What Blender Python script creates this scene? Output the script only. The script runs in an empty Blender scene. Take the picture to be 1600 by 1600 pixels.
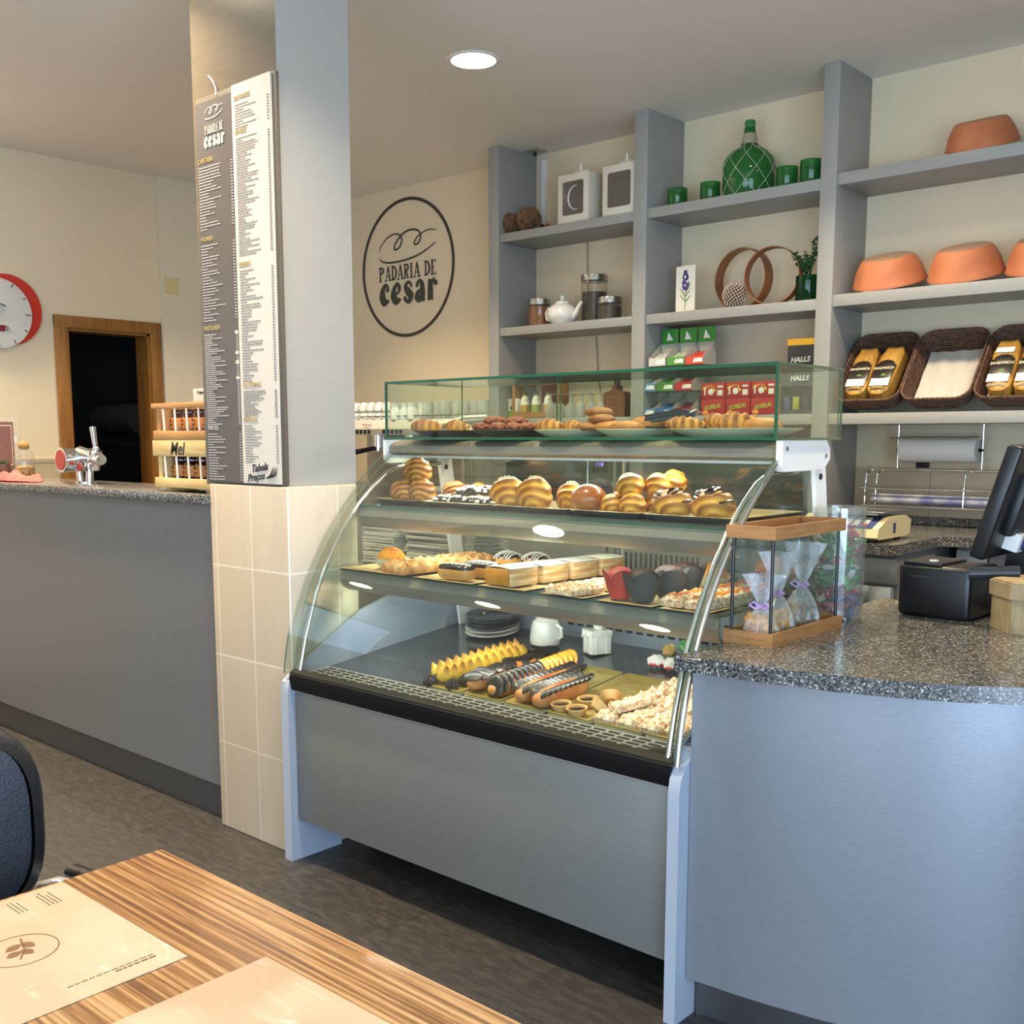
import bpy, bmesh, math, random
from mathutils import Vector, Matrix, Euler
R = math.radians
random.seed(7)
SC = bpy.context.scene
COL = SC.collection

# ---------------- camera, world, lights, exposure ----------------
cam_d = bpy.data.cameras.new('camera')
cam = bpy.data.objects.new('camera', cam_d); COL.objects.link(cam)
cam_d.sensor_fit = 'HORIZONTAL'; cam_d.sensor_width = 36.0
cam_d.lens = 1656.44/1600*36
cam_d.shift_x = 21.18/1600; cam_d.shift_y = 103.36/1600
cam_d.clip_start = 0.05
cam.location = (0, 0, 1.36)
YAW, PIT, ROL = R(42.0718), R(7.5929), R(-0.049)
fw = Vector((-math.sin(YAW)*math.cos(PIT), math.cos(YAW)*math.cos(PIT), -math.sin(PIT)))
rt0 = Vector((math.cos(YAW), math.sin(YAW), 0)); up0 = rt0.cross(fw)
rt = rt0*math.cos(ROL)+up0*math.sin(ROL); up = -rt0*math.sin(ROL)+up0*math.cos(ROL)
cam.rotation_euler = Matrix((rt, up, -fw)).transposed().to_euler()
SC.camera = cam
SC.view_settings.view_transform = 'Standard'; SC.view_settings.look = 'None'
SC.view_settings.gamma = 1.0; SC.view_settings.use_curve_mapping = False
SC.view_settings.exposure = EXPO = 0.36
SC.cycles.max_bounces = 10; SC.cycles.transparent_max_bounces = 24
SC.cycles.glossy_bounces = 5; SC.cycles.transmission_bounces = 8; SC.cycles.diffuse_bounces = 4
SC.cycles.caustics_reflective = False; SC.cycles.caustics_refractive = False
SC.cycles.sample_clamp_indirect = 6.0

w = bpy.data.worlds.new('sky'); SC.world = w; w.use_nodes = True
wn = w.node_tree.nodes; bg = wn['Background']
sky = wn.new('ShaderNodeTexSky'); sky.sky_type = 'HOSEK_WILKIE'; sky.turbidity = 4
sky.sun_direction = Vector((0.2, 0.3, 0.9)).normalized()
w.node_tree.links.new(sky.outputs[0], bg.inputs[0]); bg.inputs[1].default_value = 0.5

def area(name, loc, rot, sx, sy, power, col):
    d = bpy.data.lights.new(name, 'AREA'); d.shape = 'RECTANGLE'; d.size = sx; d.size_y = sy
    d.energy = power; d.color = col
    o = bpy.data.objects.new(name, d); COL.objects.link(o); o.location = loc; o.rotation_euler = rot
    return o
ZC = 2.9875; XL_ = -6.29
# daylight entering through the shop windows: front wall (behind the camera), right wall, left wall
area('daylight_front_window', (-.3, -2.98, 1.15), (R(112), 0, 0), 3.0, 2.0, 150, (0.66, 0.80, 1.0))
area('daylight_right_window', (1.62, -0.6, 1.15), (R(97), 0, R(90)), 3.4, 2.0, 200, (0.54, 0.72, 1.0))
area('daylight_left_window', (XL_+.0, -0.7, 1.15), (R(90), 0, R(-90)), 1.6, 2.0, 16, (0.62, 0.78, 1.0))
LAMPS = [(-3.344, 3.545), (-4.80, 3.55), (-3.39, 1.74), (-4.85, 1.80), (-1.95, 1.74), (-6.06, -0.30),
         (-4.81, -0.37), (-3.45, -0.35), (-6.06, 1.76), (-1.9, 3.75), (-0.5, 3.75)]  # the out-of-view downlight nearest the left wall is added to brighten it
LAMP_W = 25

# ---------------- materials ----------------
def lin(h):
    h = h.lstrip('#'); v = [int(h[i:i+2], 16)/255 for i in (0, 2, 4)]
    return tuple((c/12.92 if c <= .04045 else ((c+.055)/1.055)**2.4) for c in v)+(1.0,)
MATS = {}
def mat(name, c, rough=.5, metal=0.0, c2=None, scale=20, det=4, stretch=None, bump=0.0, bscale=None, tone=False, spec=.5, coat=0.0, emit=None, es=1.0, alpha=None, ramp=(.35, .65), sheen=0, sss=0.0):
    if name in MATS: return MATS[name]
    m = bpy.data.materials.new(name); m.use_nodes = True; MATS[name] = m
    nt = m.node_tree; N = nt.nodes; L = nt.links; b = N['Principled BSDF']
    b.inputs['Base Color'].default_value = lin(c) if isinstance(c, str) else c
    b.inputs['Roughness'].default_value = rough; b.inputs['Metallic'].default_value = metal
    b.inputs['Specular IOR Level'].default_value = spec; b.inputs['Coat Weight'].default_value = coat
    b.inputs['Coat Roughness'].default_value = .08
    if sss: b.inputs['Subsurface Weight'].default_value = sss; b.inputs['Subsurface Scale'].default_value = .01
    if emit: b.inputs['Emission Color'].default_value = lin(emit); b.inputs['Emission Strength'].default_value = es
    tc = N.new('ShaderNodeTexCoord'); mp = N.new('ShaderNodeMapping'); L.new(tc.outputs['Object'], mp.inputs[0])
    if stretch: mp.inputs['Scale'].default_value = stretch
    if c2:
        nz = N.new('ShaderNodeTexNoise'); nz.inputs['Scale'].default_value = scale; nz.inputs['Detail'].default_value = det
        L.new(mp.outputs[0], nz.inputs['Vector'])
        mr = N.new('ShaderNodeMapRange'); mr.inputs[1].default_value = ramp[0]; mr.inputs[2].default_value = ramp[1]
        L.new(nz.outputs[0], mr.inputs[0])
        mx = N.new('ShaderNodeMix'); mx.data_type = 'RGBA'; mx.inputs[6].default_value = lin(c); mx.inputs[7].default_value = lin(c2)
        if tone:
            at = N.new('ShaderNodeAttribute'); at.attribute_name = 'tone'
            ad = N.new('ShaderNodeMath'); ad.operation = 'ADD'; ad.use_clamp = True
            sb = N.new('ShaderNodeMath'); sb.operation = 'MULTIPLY_ADD'; sb.inputs[1].default_value = .5; sb.inputs[2].default_value = -.25
            L.new(mr.outputs[0], sb.inputs[0]); L.new(at.outputs['Fac'], ad.inputs[0]); L.new(sb.outputs[0], ad.inputs[1]); L.new(ad.outputs[0], mx.inputs[0])
        else: L.new(mr.outputs[0], mx.inputs[0])
        L.new(mx.outputs[2], b.inputs['Base Color'])
    if bump:
        nb = N.new('ShaderNodeTexNoise'); nb.inputs['Scale'].default_value = bscale or scale; nb.inputs['Detail'].default_value = 3
        L.new(mp.outputs[0], nb.inputs['Vector'])
        bp = N.new('ShaderNodeBump'); bp.inputs['Strength'].default_value = bump; bp.inputs['Distance'].default_value = .004
        L.new(nb.outputs[0], bp.inputs['Height']); L.new(bp.outputs[0], b.inputs['Normal'])
    return m
def glass(name, tint='#ffffff', dens=0.0, rough=0.0, ior=1.5, power=1.0, dcol=None):
    """thin glazing: clear pass-through plus a Fresnel reflection"""
    if name in MATS: return MATS[name]
    m = bpy.data.materials.new(name); m.use_nodes = True; MATS[name] = m
    nt = m.node_tree; N = nt.nodes; L = nt.links; N.clear()
    out = N.new('ShaderNodeOutputMaterial'); tr = N.new('ShaderNodeBsdfTransparent'); tr.inputs[0].default_value = lin(tint)
    gl = N.new('ShaderNodeBsdfGlossy'); gl.inputs['Roughness'].default_value = rough
    fr = N.new('ShaderNodeFresnel'); ge = N.new('ShaderNodeNewGeometry'); mi = N.new('ShaderNodeMix')
    mi.inputs[2].default_value = ior; mi.inputs[3].default_value = 1/ior   # same reflectance from either side of the pane
    L.new(ge.outputs['Backfacing'], mi.inputs[0]); L.new(mi.outputs[0], fr.inputs[0])
    mx = N.new('ShaderNodeMixShader'); L.new(fr.outputs[0], mx.inputs[0]); L.new(tr.outputs[0], mx.inputs[1]); L.new(gl.outputs[0], mx.inputs[2])
    last = mx
    if dens:
        df = N.new('ShaderNodeBsdfDiffuse'); df.inputs[0].default_value = lin(dcol or tint)
        m2 = N.new('ShaderNodeMixShader'); m2.inputs[0].default_value = dens
        L.new(mx.outputs[0], m2.inputs[1]); L.new(df.outputs[0], m2.inputs[2]); last = m2
    L.new(last.outputs[0], out.inputs[0])
    return m
def granite(name):
    m = mat(name, '#7d7d7b', .16, spec=.5); nt = m.node_tree; N = nt.nodes; L = nt.links; b = N['Principled BSDF']
    tc = N.new('ShaderNodeTexCoord')
    v1 = N.new('ShaderNodeTexVoronoi'); v1.inputs['Scale'].default_value = 300; L.new(tc.outputs['Object'], v1.inputs['Vector'])
    sp = N.new('ShaderNodeSeparateColor'); L.new(v1.outputs['Color'], sp.inputs[0])
    cr = N.new('ShaderNodeValToRGB'); e = cr.color_ramp; e.interpolation = 'CONSTANT'
    e.elements[0].position = 0; e.elements[0].color = lin('#27272a')
    e.elements[1].position = .28; e.elements[1].color = lin('#454541')
    for p, c in ((.50, '#5d5b56'), (.78, '#7d7b75'), (.94, '#b5b3ac')):
        k = e.elements.new(p); k.color = lin(c)
    L.new(sp.outputs[0], cr.inputs[0]); L.new(cr.outputs[0], b.inputs['Base Color'])
    return m
def brick(name, c1, c2, mortar, bw, bh, off=0, msize=.004, axis='xz', origin=(0, 0), rough=.4, streak=None, bump=.3, vr=1.0):
    """tiles / planks laid out in metres"""
    m = mat(name, c1, rough); nt = m.node_tree; N = nt.nodes; L = nt.links; b = N['Principled BSDF']
    tc = N.new('ShaderNodeTexCoord'); sx = N.new('ShaderNodeSeparateXYZ'); cx = N.new('ShaderNodeCombineXYZ'); L.new(tc.outputs['Object'], sx.inputs[0])
    for k, a in enumerate(axis):
        ad = N.new('ShaderNodeMath'); ad.operation = 'SUBTRACT'; ad.inputs[1].default_value = origin[k]
        L.new(sx.outputs['xyz'.index(a)], ad.inputs[0]); L.new(ad.outputs[0], cx.inputs[k])
    bt = N.new('ShaderNodeTexBrick'); bt.offset = off; bt.squash = 1
    bt.inputs['Scale'].default_value = 1; bt.inputs['Brick Width'].default_value = bw; bt.inputs['Row Height'].default_value = bh
    bt.inputs['Mortar Size'].default_value = msize; bt.inputs['Mortar Smooth'].default_value = .1; bt.inputs['Bias'].default_value = 0
    bt.inputs['Color1'].default_value = lin(c1); bt.inputs['Color2'].default_value = lin(c2); bt.inputs['Mortar'].default_value = lin(mortar)
    L.new(cx.outputs[0], bt.inputs['Vector'])
    last = bt.outputs[0]
    if streak:
        col, scl, st, amt = streak
        mp = N.new('ShaderNodeMapping'); mp.inputs['Scale'].default_value = st; L.new(tc.outputs['Object'], mp.inputs[0])
        nz = N.new('ShaderNodeTexNoise'); nz.inputs['Scale'].default_value = scl; nz.inputs['Detail'].default_value = 6; nz.inputs['Roughness'].default_value = .65; L.new(mp.outputs[0], nz.inputs['Vector'])
        mr = N.new('ShaderNodeMapRange'); mr.inputs[1].default_value = .45; mr.inputs[2].default_value = .72; mr.inputs[4].default_value = amt; L.new(nz.outputs[0], mr.inputs[0])
        mx = N.new('ShaderNodeMix'); mx.data_type = 'RGBA'; mx.inputs[7].default_value = lin(col)
        L.new(mr.outputs[0], mx.inputs[0]); L.new(last, mx.inputs[6]); last = mx.outputs[2]
    L.new(last, b.inputs['Base Color'])
    bp = N.new('ShaderNodeBump'); bp.inputs['Strength'].default_value = bump; bp.inputs['Distance'].default_value = .002; bp.invert = True
    L.new(bt.outputs['Fac'], bp.inputs['Height']); L.new(bp.outputs[0], b.inputs['Normal'])
    return m
def zebrano(name):
    m = mat(name, '#b07a40', .28, coat=.3); nt = m.node_tree; N = nt.nodes; L = nt.links; b = N['Principled BSDF']
    tc = N.new('ShaderNodeTexCoord'); mp = N.new('ShaderNodeMapping'); mp.inputs['Scale'].default_value = (2.0, 120, 1)
    L.new(tc.outputs['Object'], mp.inputs[0])
    n1 = N.new('ShaderNodeTexNoise'); n1.inputs['Scale'].default_value = 1.3; n1.inputs['Detail'].default_value = 5; n1.inputs['Roughness'].default_value = .62; n1.inputs['Distortion'].default_value = .15
    L.new(mp.outputs[0], n1.inputs['Vector'])
    cr = N.new('ShaderNodeValToRGB'); e = cr.color_ramp
    e.elements[0].position = .36; e.elements[0].color = lin('#7c5230'); e.elements[1].position = .62; e.elements[1].color = lin('#dfb07a')
    k = e.elements.new(.45); k.color = lin('#9a6939'); k = e.elements.new(.52); k.color = lin('#bf8b55')
    L.new(n1.outputs[0], cr.inputs[0]); L.new(cr.outputs[0], b.inputs['Base Color'])
    return m

# ---------------- geometry helpers ----------------
class MB:
    def __init__(s): s.bm = bmesh.new(); s.tone = s.bm.verts.layers.float.new('tone'); s.mi = 0
    def _faces(s, fs):
        for f in fs: f.material_index = s.mi
    def face(s, vs):
        try: f = s.bm.faces.new(vs); f.material_index = s.mi; return f
        except ValueError: return None
    def box(s, c, d, rot=None, bev=0.0, seg=2):
        M = Matrix.Translation(c) @ ((Euler(rot).to_matrix().to_4x4()) if rot else Matrix()) @ Matrix.Diagonal((d[0], d[1], d[2], 1))
        r = bmesh.ops.create_cube(s.bm, size=1, matrix=M); vs = r['verts']
        fs = {f for v in vs for f in v.link_faces}; s._faces(fs)
        if bev:
            es = {e for v in vs for e in v.link_edges}
            q = bmesh.ops.bevel(s.bm, geom=list(es), offset=bev, segments=seg, affect='EDGES', profile=.5); s._faces(q['faces'])
        return s
    def b2(s, a, b, bev=0.0, seg=2):
        return s.box([(a[i]+b[i])/2 for i in range(3)], [abs(b[i]-a[i]) for i in range(3)], None, bev, seg)
    def cyl(s, p0, p1, r, seg=16, r2=None, cap=True):
        p0 = Vector(p0); p1 = Vector(p1); d = p1-p0
        M = Matrix.Translation((p0+p1)/2) @ d.to_track_quat('Z', 'Y').to_matrix().to_4x4()
        q = bmesh.ops.create_cone(s.bm, cap_ends=cap, cap_tris=False, segments=seg, radius1=r, radius2=r if r2 is None else r2, depth=d.length, matrix=M)
        s._faces({f for v in q['verts'] for f in v.link_faces}); return s
    def grid(s, fn, nu, nv, cu=False, cv=False, tone=None):
        P = []
        for i in range(nu):
            row = []
            for j in range(nv):
                u = i/(nu if cu else nu-1); v = j/(nv if cv else nv-1)
                x = s.bm.verts.new(fn(u, v))
                if tone: x[s.tone] = tone(u, v)
                row.append(x)
            P.append(row)
        for i in range(nu if cu else nu-1):
            for j in range(nv if cv else nv-1):
                s.face([P[i][j], P[(i+1) % nu][j], P[(i+1) % nu][(j+1) % nv], P[i][(j+1) % nv]])
        return P
    def lathe(s, prof, seg=28, o=(0, 0, 0), wob=None):
        def fn(u, v):
            k = v*(len(prof)-1); i = min(int(round(k)), len(prof)-1); r, z = prof[i]; a = u*2*math.pi
            if wob: r *= wob(a, z)
            return (o[0]+max(r, 1e-5)*math.cos(a), o[1]+max(r, 1e-5)*math.sin(a), o[2]+z)
        s.grid(fn, seg, len(prof), cu=True); return s
    def tube(s, pts, r, seg=8, closed=False, cap=True, tone=None, flat=None):
        pts = [Vector(p) for p in pts]; n = len(pts); rings = []; prev = None
        for i, p in enumerate(pts):
            a = pts[i-1] if (i > 0 or closed) else p; b = pts[(i+1) % n] if (i < n-1 or closed) else p
            t = (b-a).normalized()
            if prev is None:
                q = Vector((0, 0, 1)) if abs(t.z) < .9 else Vector((1, 0, 0)); nx = t.cross(q).normalized()
            else: nx = (prev-t*prev.dot(t)).normalized()
            prev = nx; ny = t.cross(nx); rr = r[i] if isinstance(r, (list, tuple)) else r; ring = []
            for k in range(seg):
                an = 2*math.pi*k/seg; q = p+nx*math.cos(an)*rr+ny*math.sin(an)*rr*(flat or 1)
                v = s.bm.verts.new(q)
                if tone: v[s.tone] = tone(i/(n-1), k/seg)
                ring.append(v)
            rings.append(ring)
        for i in range(n if closed else n-1):
            A = rings[i]; B = rings[(i+1) % n]
            for k in range(seg): s.face([A[k], A[(k+1) % seg], B[(k+1) % seg], B[k]])
        if cap and not closed: s.face(rings[0][::-1]); s.face(rings[-1])
        return s
    def prism(s, poly, h0, h1, ax='z'):
        """extrude a 2d outline; ax is the axis of extrusion, the outline gives the two others in xyz order"""
        def P(a, b, h): return {'z': (a, b, h), 'y': (a, h, b), 'x': (h, a, b)}[ax]
        A = [s.bm.verts.new(P(a, b, h0)) for a, b in poly]; B = [s.bm.verts.new(P(a, b, h1)) for a, b in poly]
        s.face(A[::-1]); s.face(B); n = len(poly)
        for i in range(n): s.face([A[i], A[(i+1) % n], B[(i+1) % n], B[i]])
        return s
    def blob(s, c, r, disp=None, nu=28, nv=18, e=1.0, flat=None, rot=None, tone=None):
        Mr = Euler(rot).to_matrix() if rot else Matrix.Identity(3)
        def sg(x, p): return math.copysign(abs(x)**p, x)
        def fn(u, v):
            th = u*2*math.pi; ph = (v-.5)*math.pi
            d = Vector((sg(math.cos(ph), e)*sg(math.cos(th), e), sg(math.cos(ph), e)*sg(math.sin(th), e), sg(math.sin(ph), e)))
            k = disp(d, u, v) if disp else 1.0
            p = Vector((d.x*r[0]*k, d.y*r[1]*k, d.z*r[2]*k))
            if flat is not None and p.z < flat: p.z = flat
            return Mr @ p + Vector(c)
        s.grid(fn, nu, nv, cu=True, tone=tone); return s
    def obj(s, name, mt, parent=None, smooth=True, merge=True):
        bm = s.bm
        if merge: bmesh.ops.remove_doubles(bm, verts=bm.verts, dist=1e-6)
        bmesh.ops.recalc_face_normals(bm, faces=bm.faces)
        me = bpy.data.meshes.new(name); bm.to_mesh(me); bm.free()
        for m in (mt if isinstance(mt, (list, tuple)) else [mt]): me.materials.append(m)
        if smooth:
            me.polygons.foreach_set('use_smooth', [True]*len(me.polygons)); me.set_sharp_from_angle(angle=R(38))
        o = bpy.data.objects.new(name, me); COL.objects.link(o)
        if parent: o.parent = parent
        return o
def T(name, label, cat, loc=(0, 0, 0), rz=0, group=None, rot=None):
    o = bpy.data.objects.new(name, None); COL.objects.link(o); o.empty_display_size = .05
    o.location = loc; o.rotation_euler = rot or (0, 0, rz); tag(o, label, cat, group); return o
def tag(o, label=None, cat=None, group=None, kind=None):
    if label: o['label'] = label
    if cat: o['category'] = cat
    if group: o['group'] = group
    if kind: o['kind'] = kind
    return o
def S(name, mb, mt, parent=None, **k):
    o = mb.obj(name, mt, parent, **k)
    if not parent: o['kind'] = 'structure'
    return o
def dup(root, loc=None, rz=None, label=None, group=None, rot=None, sc=None):
    c = root.copy(); COL.objects.link(c)
    if loc is not None: c.location = loc
    if rz is not None: c.rotation_euler = (0, 0, rz)
    if rot is not None: c.rotation_euler = rot
    if sc is not None: c.scale = (sc,)*3 if not isinstance(sc, tuple) else sc
    if label: c['label'] = label
    if group: c['group'] = group
    for ch in KIDS(root):
        d = ch.copy(); COL.objects.link(d); d.parent = c
        for g in KIDS(ch):
            q = g.copy(); COL.objects.link(q); q.parent = d
    return c
_kids = {}
def KIDS(o): return [x for x in o.children]
def text(s, size, mt, parent, M, name='lettering', ext=.0006, off=0.0, sx=1.0, sp=1.0, shear=0.0, align='CENTER', obj=None):
    """s set in the plane of matrix M (x right, y up, z out)"""
    cu = bpy.data.curves.new('t', 'FONT'); cu.body = s; cu.size = size; cu.extrude = ext; cu.offset = off; cu.space_character = sp
    cu.align_x = align; cu.align_y = 'CENTER'; cu.shear = shear; cu.resolution_u = 3
    ob = bpy.data.objects.new('t', cu); me = bpy.data.meshes.new_from_object(ob); bpy.data.objects.remove(ob); bpy.data.curves.remove(cu)
    me.transform(M @ Matrix.Diagonal((sx, 1, 1, 1))); me.materials.append(mt)
    o = bpy.data.objects.new(name, me); COL.objects.link(o); o.parent = parent; return o
def join(name, objs, parent):
    """merge flat meshes of one printed design into one part"""
    bm = bmesh.new(); mats = []
    for o in objs:
        m = o.data.materials[0]
        if m not in mats: mats.append(m)
        n0 = len(bm.faces); bm.from_mesh(o.data); bm.faces.ensure_lookup_table()
        for f in bm.faces[n0:]: f.material_index = mats.index(m)
    me = bpy.data.meshes.new(name); bm.to_mesh(me); bm.free()
    for m in mats: me.materials.append(m)
    for o in objs: bpy.data.objects.remove(o)
    r = bpy.data.objects.new(name, me); COL.objects.link(r); r.parent = parent; return r
def FR(o, x, y):
    """frame at o with x right and y up"""
    x = Vector(x).normalized(); y = Vector(y).normalized(); z = x.cross(y)
    return Matrix.Translation(o) @ Matrix((x, y, z)).transposed().to_4x4()
def loft(mb, A, B, closed=True):
    va = [mb.bm.verts.new(p) for p in A]; vb = [mb.bm.verts.new(p) for p in B]; n = len(A)
    for i in range(n if closed else n-1): mb.face([va[i], va[(i+1) % n], vb[(i+1) % n], vb[i]])
    return va, vb

M_ceil = mat('ceiling_paint', '#e9e4da', .75)
M_wall = mat('cream_wall_paint', '#dfcfb1', .6, bump=.05, scale=60)
M_grey = mat('grey_laminate', '#9a9b98', .42, c2='#939491', scale=9, stretch=(3, 3, 40))
M_gpan = mat('brushed_grey_panel', '#707172', .38, c2='#696a6c', metal=.3, scale=6, stretch=(6, 6, 90), bump=.05, bscale=8)
M_kick = mat('brushed_steel_kick', '#66686c', .3, metal=.85)
M_granite = granite('speckled_granite')
M_oak = mat('honey_oak', '#98682f', .42, c2='#835625', scale=5, stretch=(8, 8, .8))
M_black = mat('black_plastic', '#0d0f14', .35)
M_steel = mat('stainless_steel', '#b9babb', .26, metal=1, bump=.01)
M_chrome = mat('chrome', '#e6e6e8', .07, metal=1)
M_white = mat('white_porcelain', '#e9e8e2', .22, coat=.3)
M_alu = mat('anodised_aluminium', '#c2bfb6', .33, metal=.55)
M_dark = mat('dark_interior', '#15130f', .8)
M_ink = mat('black_ink', '#26231f', .6)
M_glass = glass('clear_glass', '#f7fbf8')
M_gedge = mat('green_glass_edge', '#1c5038', .12, coat=.4)
M_gedge2 = mat('dull_glass_edge', '#6d7c74', .15)
M_wpaint = mat('white_lacquer', '#eceae4', .35)
# ---------------- room ----------------
XL, YB, XR, YF = -6.278, 4.96, 1.6, -2.95
S('floor', MB().b2((XL-2.6, YF-.1, -.06), (XR+.1, YB+.1, 0)), brick('slate_plank_floor', '#33312e', '#2c2a28', '#1c1b1a', 1.2, .33, .5, .0025, 'xy', (.3, .14), .42, ('#6a6157', 16, (1, 3.2, 1), .34), .25))
# ceiling, with a shallow plaster repair strip
S('ceiling', MB().b2((XL-.1, YF-.1, ZC), (XR+.1, YB+.1, ZC+.1)), M_ceil)
mb = MB(); DY0, DY1, DZ = 3.09, 3.64, 2.02
mb.b2((XL-.12, YF, 0), (XL, -1.5, ZC)).b2((XL-.12, .1, 0), (XL, DY0, ZC)).b2((XL-.12, -1.5, 0), (XL, .1, .15)).b2((XL-.12, -1.5, 2.2), (XL, .1, ZC)).b2((XL-.12, DY1, 0), (XL, YB, ZC)).b2((XL-.12, DY0, DZ), (XL, DY1, ZC))
S('wall_left', mb, M_wall)
S('wall_pier', MB().b2((XL, 3.712, 0), (XL+.035, YB, ZC)), mat('pier_paint', '#dcd0b8', .6))
S('wall_back', MB().b2((XL-.12, YB, 0), (XR+.1, YB+.12, ZC)), M_wall)
mb = MB(); W1 = 2.5
mb.b2((XR, YF, 0), (XR+.12, -2.4, ZC)).b2((XR, 1.2, 0), (XR+.12, YB, ZC)).b2((XR, -2.4, 0), (XR+.12, 1.2, .25)).b2((XR, -2.4, W1), (XR+.12, 1.2, ZC))
S('wall_right', mb, M_wall)
mb = MB(); W1 = 2.2
mb.b2((XL-.12, YF-.12, 0), (-1.8, YF, ZC)).b2((1.2, YF-.12, 0), (XR+.1, YF, ZC)).b2((-1.8, YF-.12, 0), (1.2, YF, .15)).b2((-1.8, YF-.12, W1), (1.2, YF, ZC))
S('wall_front', mb, M_wall)
M_frame = mat('window_frame_metal', '#6a6c6e', .4, metal=.4)
def window(n, A, B, wide):
    """A, B opposite corners of the opening; wide = axis index along the wall"""
    mb = MB(); t = .05; ax = wide; oth = 1-ax; m = (A[oth]+B[oth])/2
    def bar(a0, a1, z0, z1):
        p = [0, 0, z0]; q = [0, 0, z1]; p[ax] = a0; q[ax] = a1; p[oth] = m-.03; q[oth] = m+.03; mb.b2(p, q)
    bar(A[ax], B[ax], A[2], A[2]+t); bar(A[ax], B[ax], B[2]-t, B[2]); bar(A[ax], A[ax]+t, A[2], B[2]); bar(B[ax]-t, B[ax], A[2], B[2])
    c = (A[ax]+B[ax])/2; bar(c-.025, c+.025, A[2], B[2])
    w = S('window_%d' % n, mb, M_frame)
    g = MB(); p = [0, 0, A[2]]; q = [0, 0, B[2]]; p[ax] = A[ax]; q[ax] = B[ax]; p[oth] = m-.003; q[oth] = m+.003; g.b2(p, q)
    g.obj('pane', M_glass, w)
window(1, (-1.8, YF-.12, .15), (1.2, YF, W1), 0); window(2, (XR, -2.4, .25), (XR+.12, 1.2, 2.5), 1); window(3, (XL-.12, -1.5, .15), (XL, .1, 2.2), 1)
# tiled dado on the left and back wall behind the bars
M_dado = brick('beige_dado_tile', '#c4b59c', '#bfb097', '#a0937f', .3, .4, 0, .003, 'xz', (0, .02), .3)
M_dadoy = brick('beige_dado_tile_side', '#c4b59c', '#bfb097', '#a0937f', .3, .4, 0, .003, 'yz', (0, .02), .3)
S('trim_1', MB().b2((-2.157, YB-.008, 0), (XR, YB, 1.212)), M_dado)
S('trim_2', MB().b2((XL, -2, 0), (XL+.008, 3.0, 1.21)).b2((XL, -2, 1.21), (XL+.012, 3.0, 1.235)), M_dadoy)
# doorway and the unlit kitchen beyond
mb = MB(); f = .07
mb.b2((XL, 3.009, 0), (XL+.02, 3.09, 2.083), .004).b2((XL, 3.63, 0), (XL+.02, 3.708, 2.083), .004).b2((XL, 3.009, 2.01), (XL+.021, 3.708, 2.083), .004)
mb.b2((XL-.14, 3.075, 0), (XL+.005, 3.1, 2.02)).b2((XL-.14, 3.615, 0), (XL+.005, 3.64, 2.02)).b2((XL-.14, 3.09, 1.995), (XL+.005, 3.64, 2.02))
d = S('door_1', mb, M_oak)
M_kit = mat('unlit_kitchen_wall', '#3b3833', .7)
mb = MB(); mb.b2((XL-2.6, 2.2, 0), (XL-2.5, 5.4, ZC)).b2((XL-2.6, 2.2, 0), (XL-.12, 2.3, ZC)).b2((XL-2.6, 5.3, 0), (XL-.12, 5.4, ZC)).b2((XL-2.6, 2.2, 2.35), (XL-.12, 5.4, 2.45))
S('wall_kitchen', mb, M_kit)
t = T('extractor_hood', 'dim round grey extractor drum in the unlit room through the doorway', 'hood', (XL-1.7, 4.35, 1.5))
MB().cyl((-.3, 0, 0), (.3, 0, 0), .12, 24).obj('drum', mat('dull_steel', '#6f6c66', .5, metal=.5), t)
MB().box((0, 0, -.2), (.7, .4, .05), bev=.01).obj('shelf', mat('dark_shelf', '#26231f', .6), t)
t = T('kitchen_worktop', 'dim steel worktop low in the unlit room through the doorway', 'worktop', (XL-1.4, 4.1, 0))
MB().box((0, 0, .87), (1.1, .7, .05), bev=.01).obj('top', mat('dull_steel', '#6f6c66', .5, metal=.5), t)
for sx in (-1, 1):
    for sy in (-1, 1): MB().box((sx*.5, sy*.3, .42), (.04, .04, .85)).obj('leg', M_dark, t)

d = area('kitchen_fill_light', (XL-1.2, 3.6, 2.3), (0, 0, 0), .3, .3, 0.9, (.8, .9, 1.0))  # added dim fill that lifts the shapes beyond the doorway
# ---------------- pillar ----------------
M_pt = brick('marbled_pillar_tile_shaded', '#bfae95', '#b8a78e', '#d3c8b4', .2, .31, 0, .0035, 'xz', (-2.71-.4, .0), .3, ('#b3a288', 4, (4, 4, 1), .5))  # front copy of the tile, its shade put into a darker colour
M_pty = brick('marbled_pillar_tile_lit_side', '#c9bda8', '#c3b6a0', '#dcd5c6', .2, .31, 0, .0035, 'yz', (2.02, .0), .3, ('#b8aa94', 4, (4, 4, 1), .5))  # same tile in a lighter colour for the lit side face
o = S('wall_pillar', MB().b2((-3.19, 2.04, 1.2), (-2.735, 2.32, ZC)), [mat('pillar_grey_laminate', '#9e9c97', .4, c2='#9c9a95', scale=8, stretch=(2, 2, 20)), mat('pillar_laminate_shaded', '#6d6455', .35, c2='#675e50', scale=6, stretch=(2, 2, 10), metal=.2)])  # second material: same laminate, front-face shade put into a darker brown
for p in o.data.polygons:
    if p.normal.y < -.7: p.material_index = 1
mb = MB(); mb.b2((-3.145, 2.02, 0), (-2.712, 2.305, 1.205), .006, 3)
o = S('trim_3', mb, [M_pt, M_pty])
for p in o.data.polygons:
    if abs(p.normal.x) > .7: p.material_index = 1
# price board
t = T('price_board', 'tall dark and white price list board on the grey pillar', 'menu board', (-2.943, 2.03, 1.2))
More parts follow.
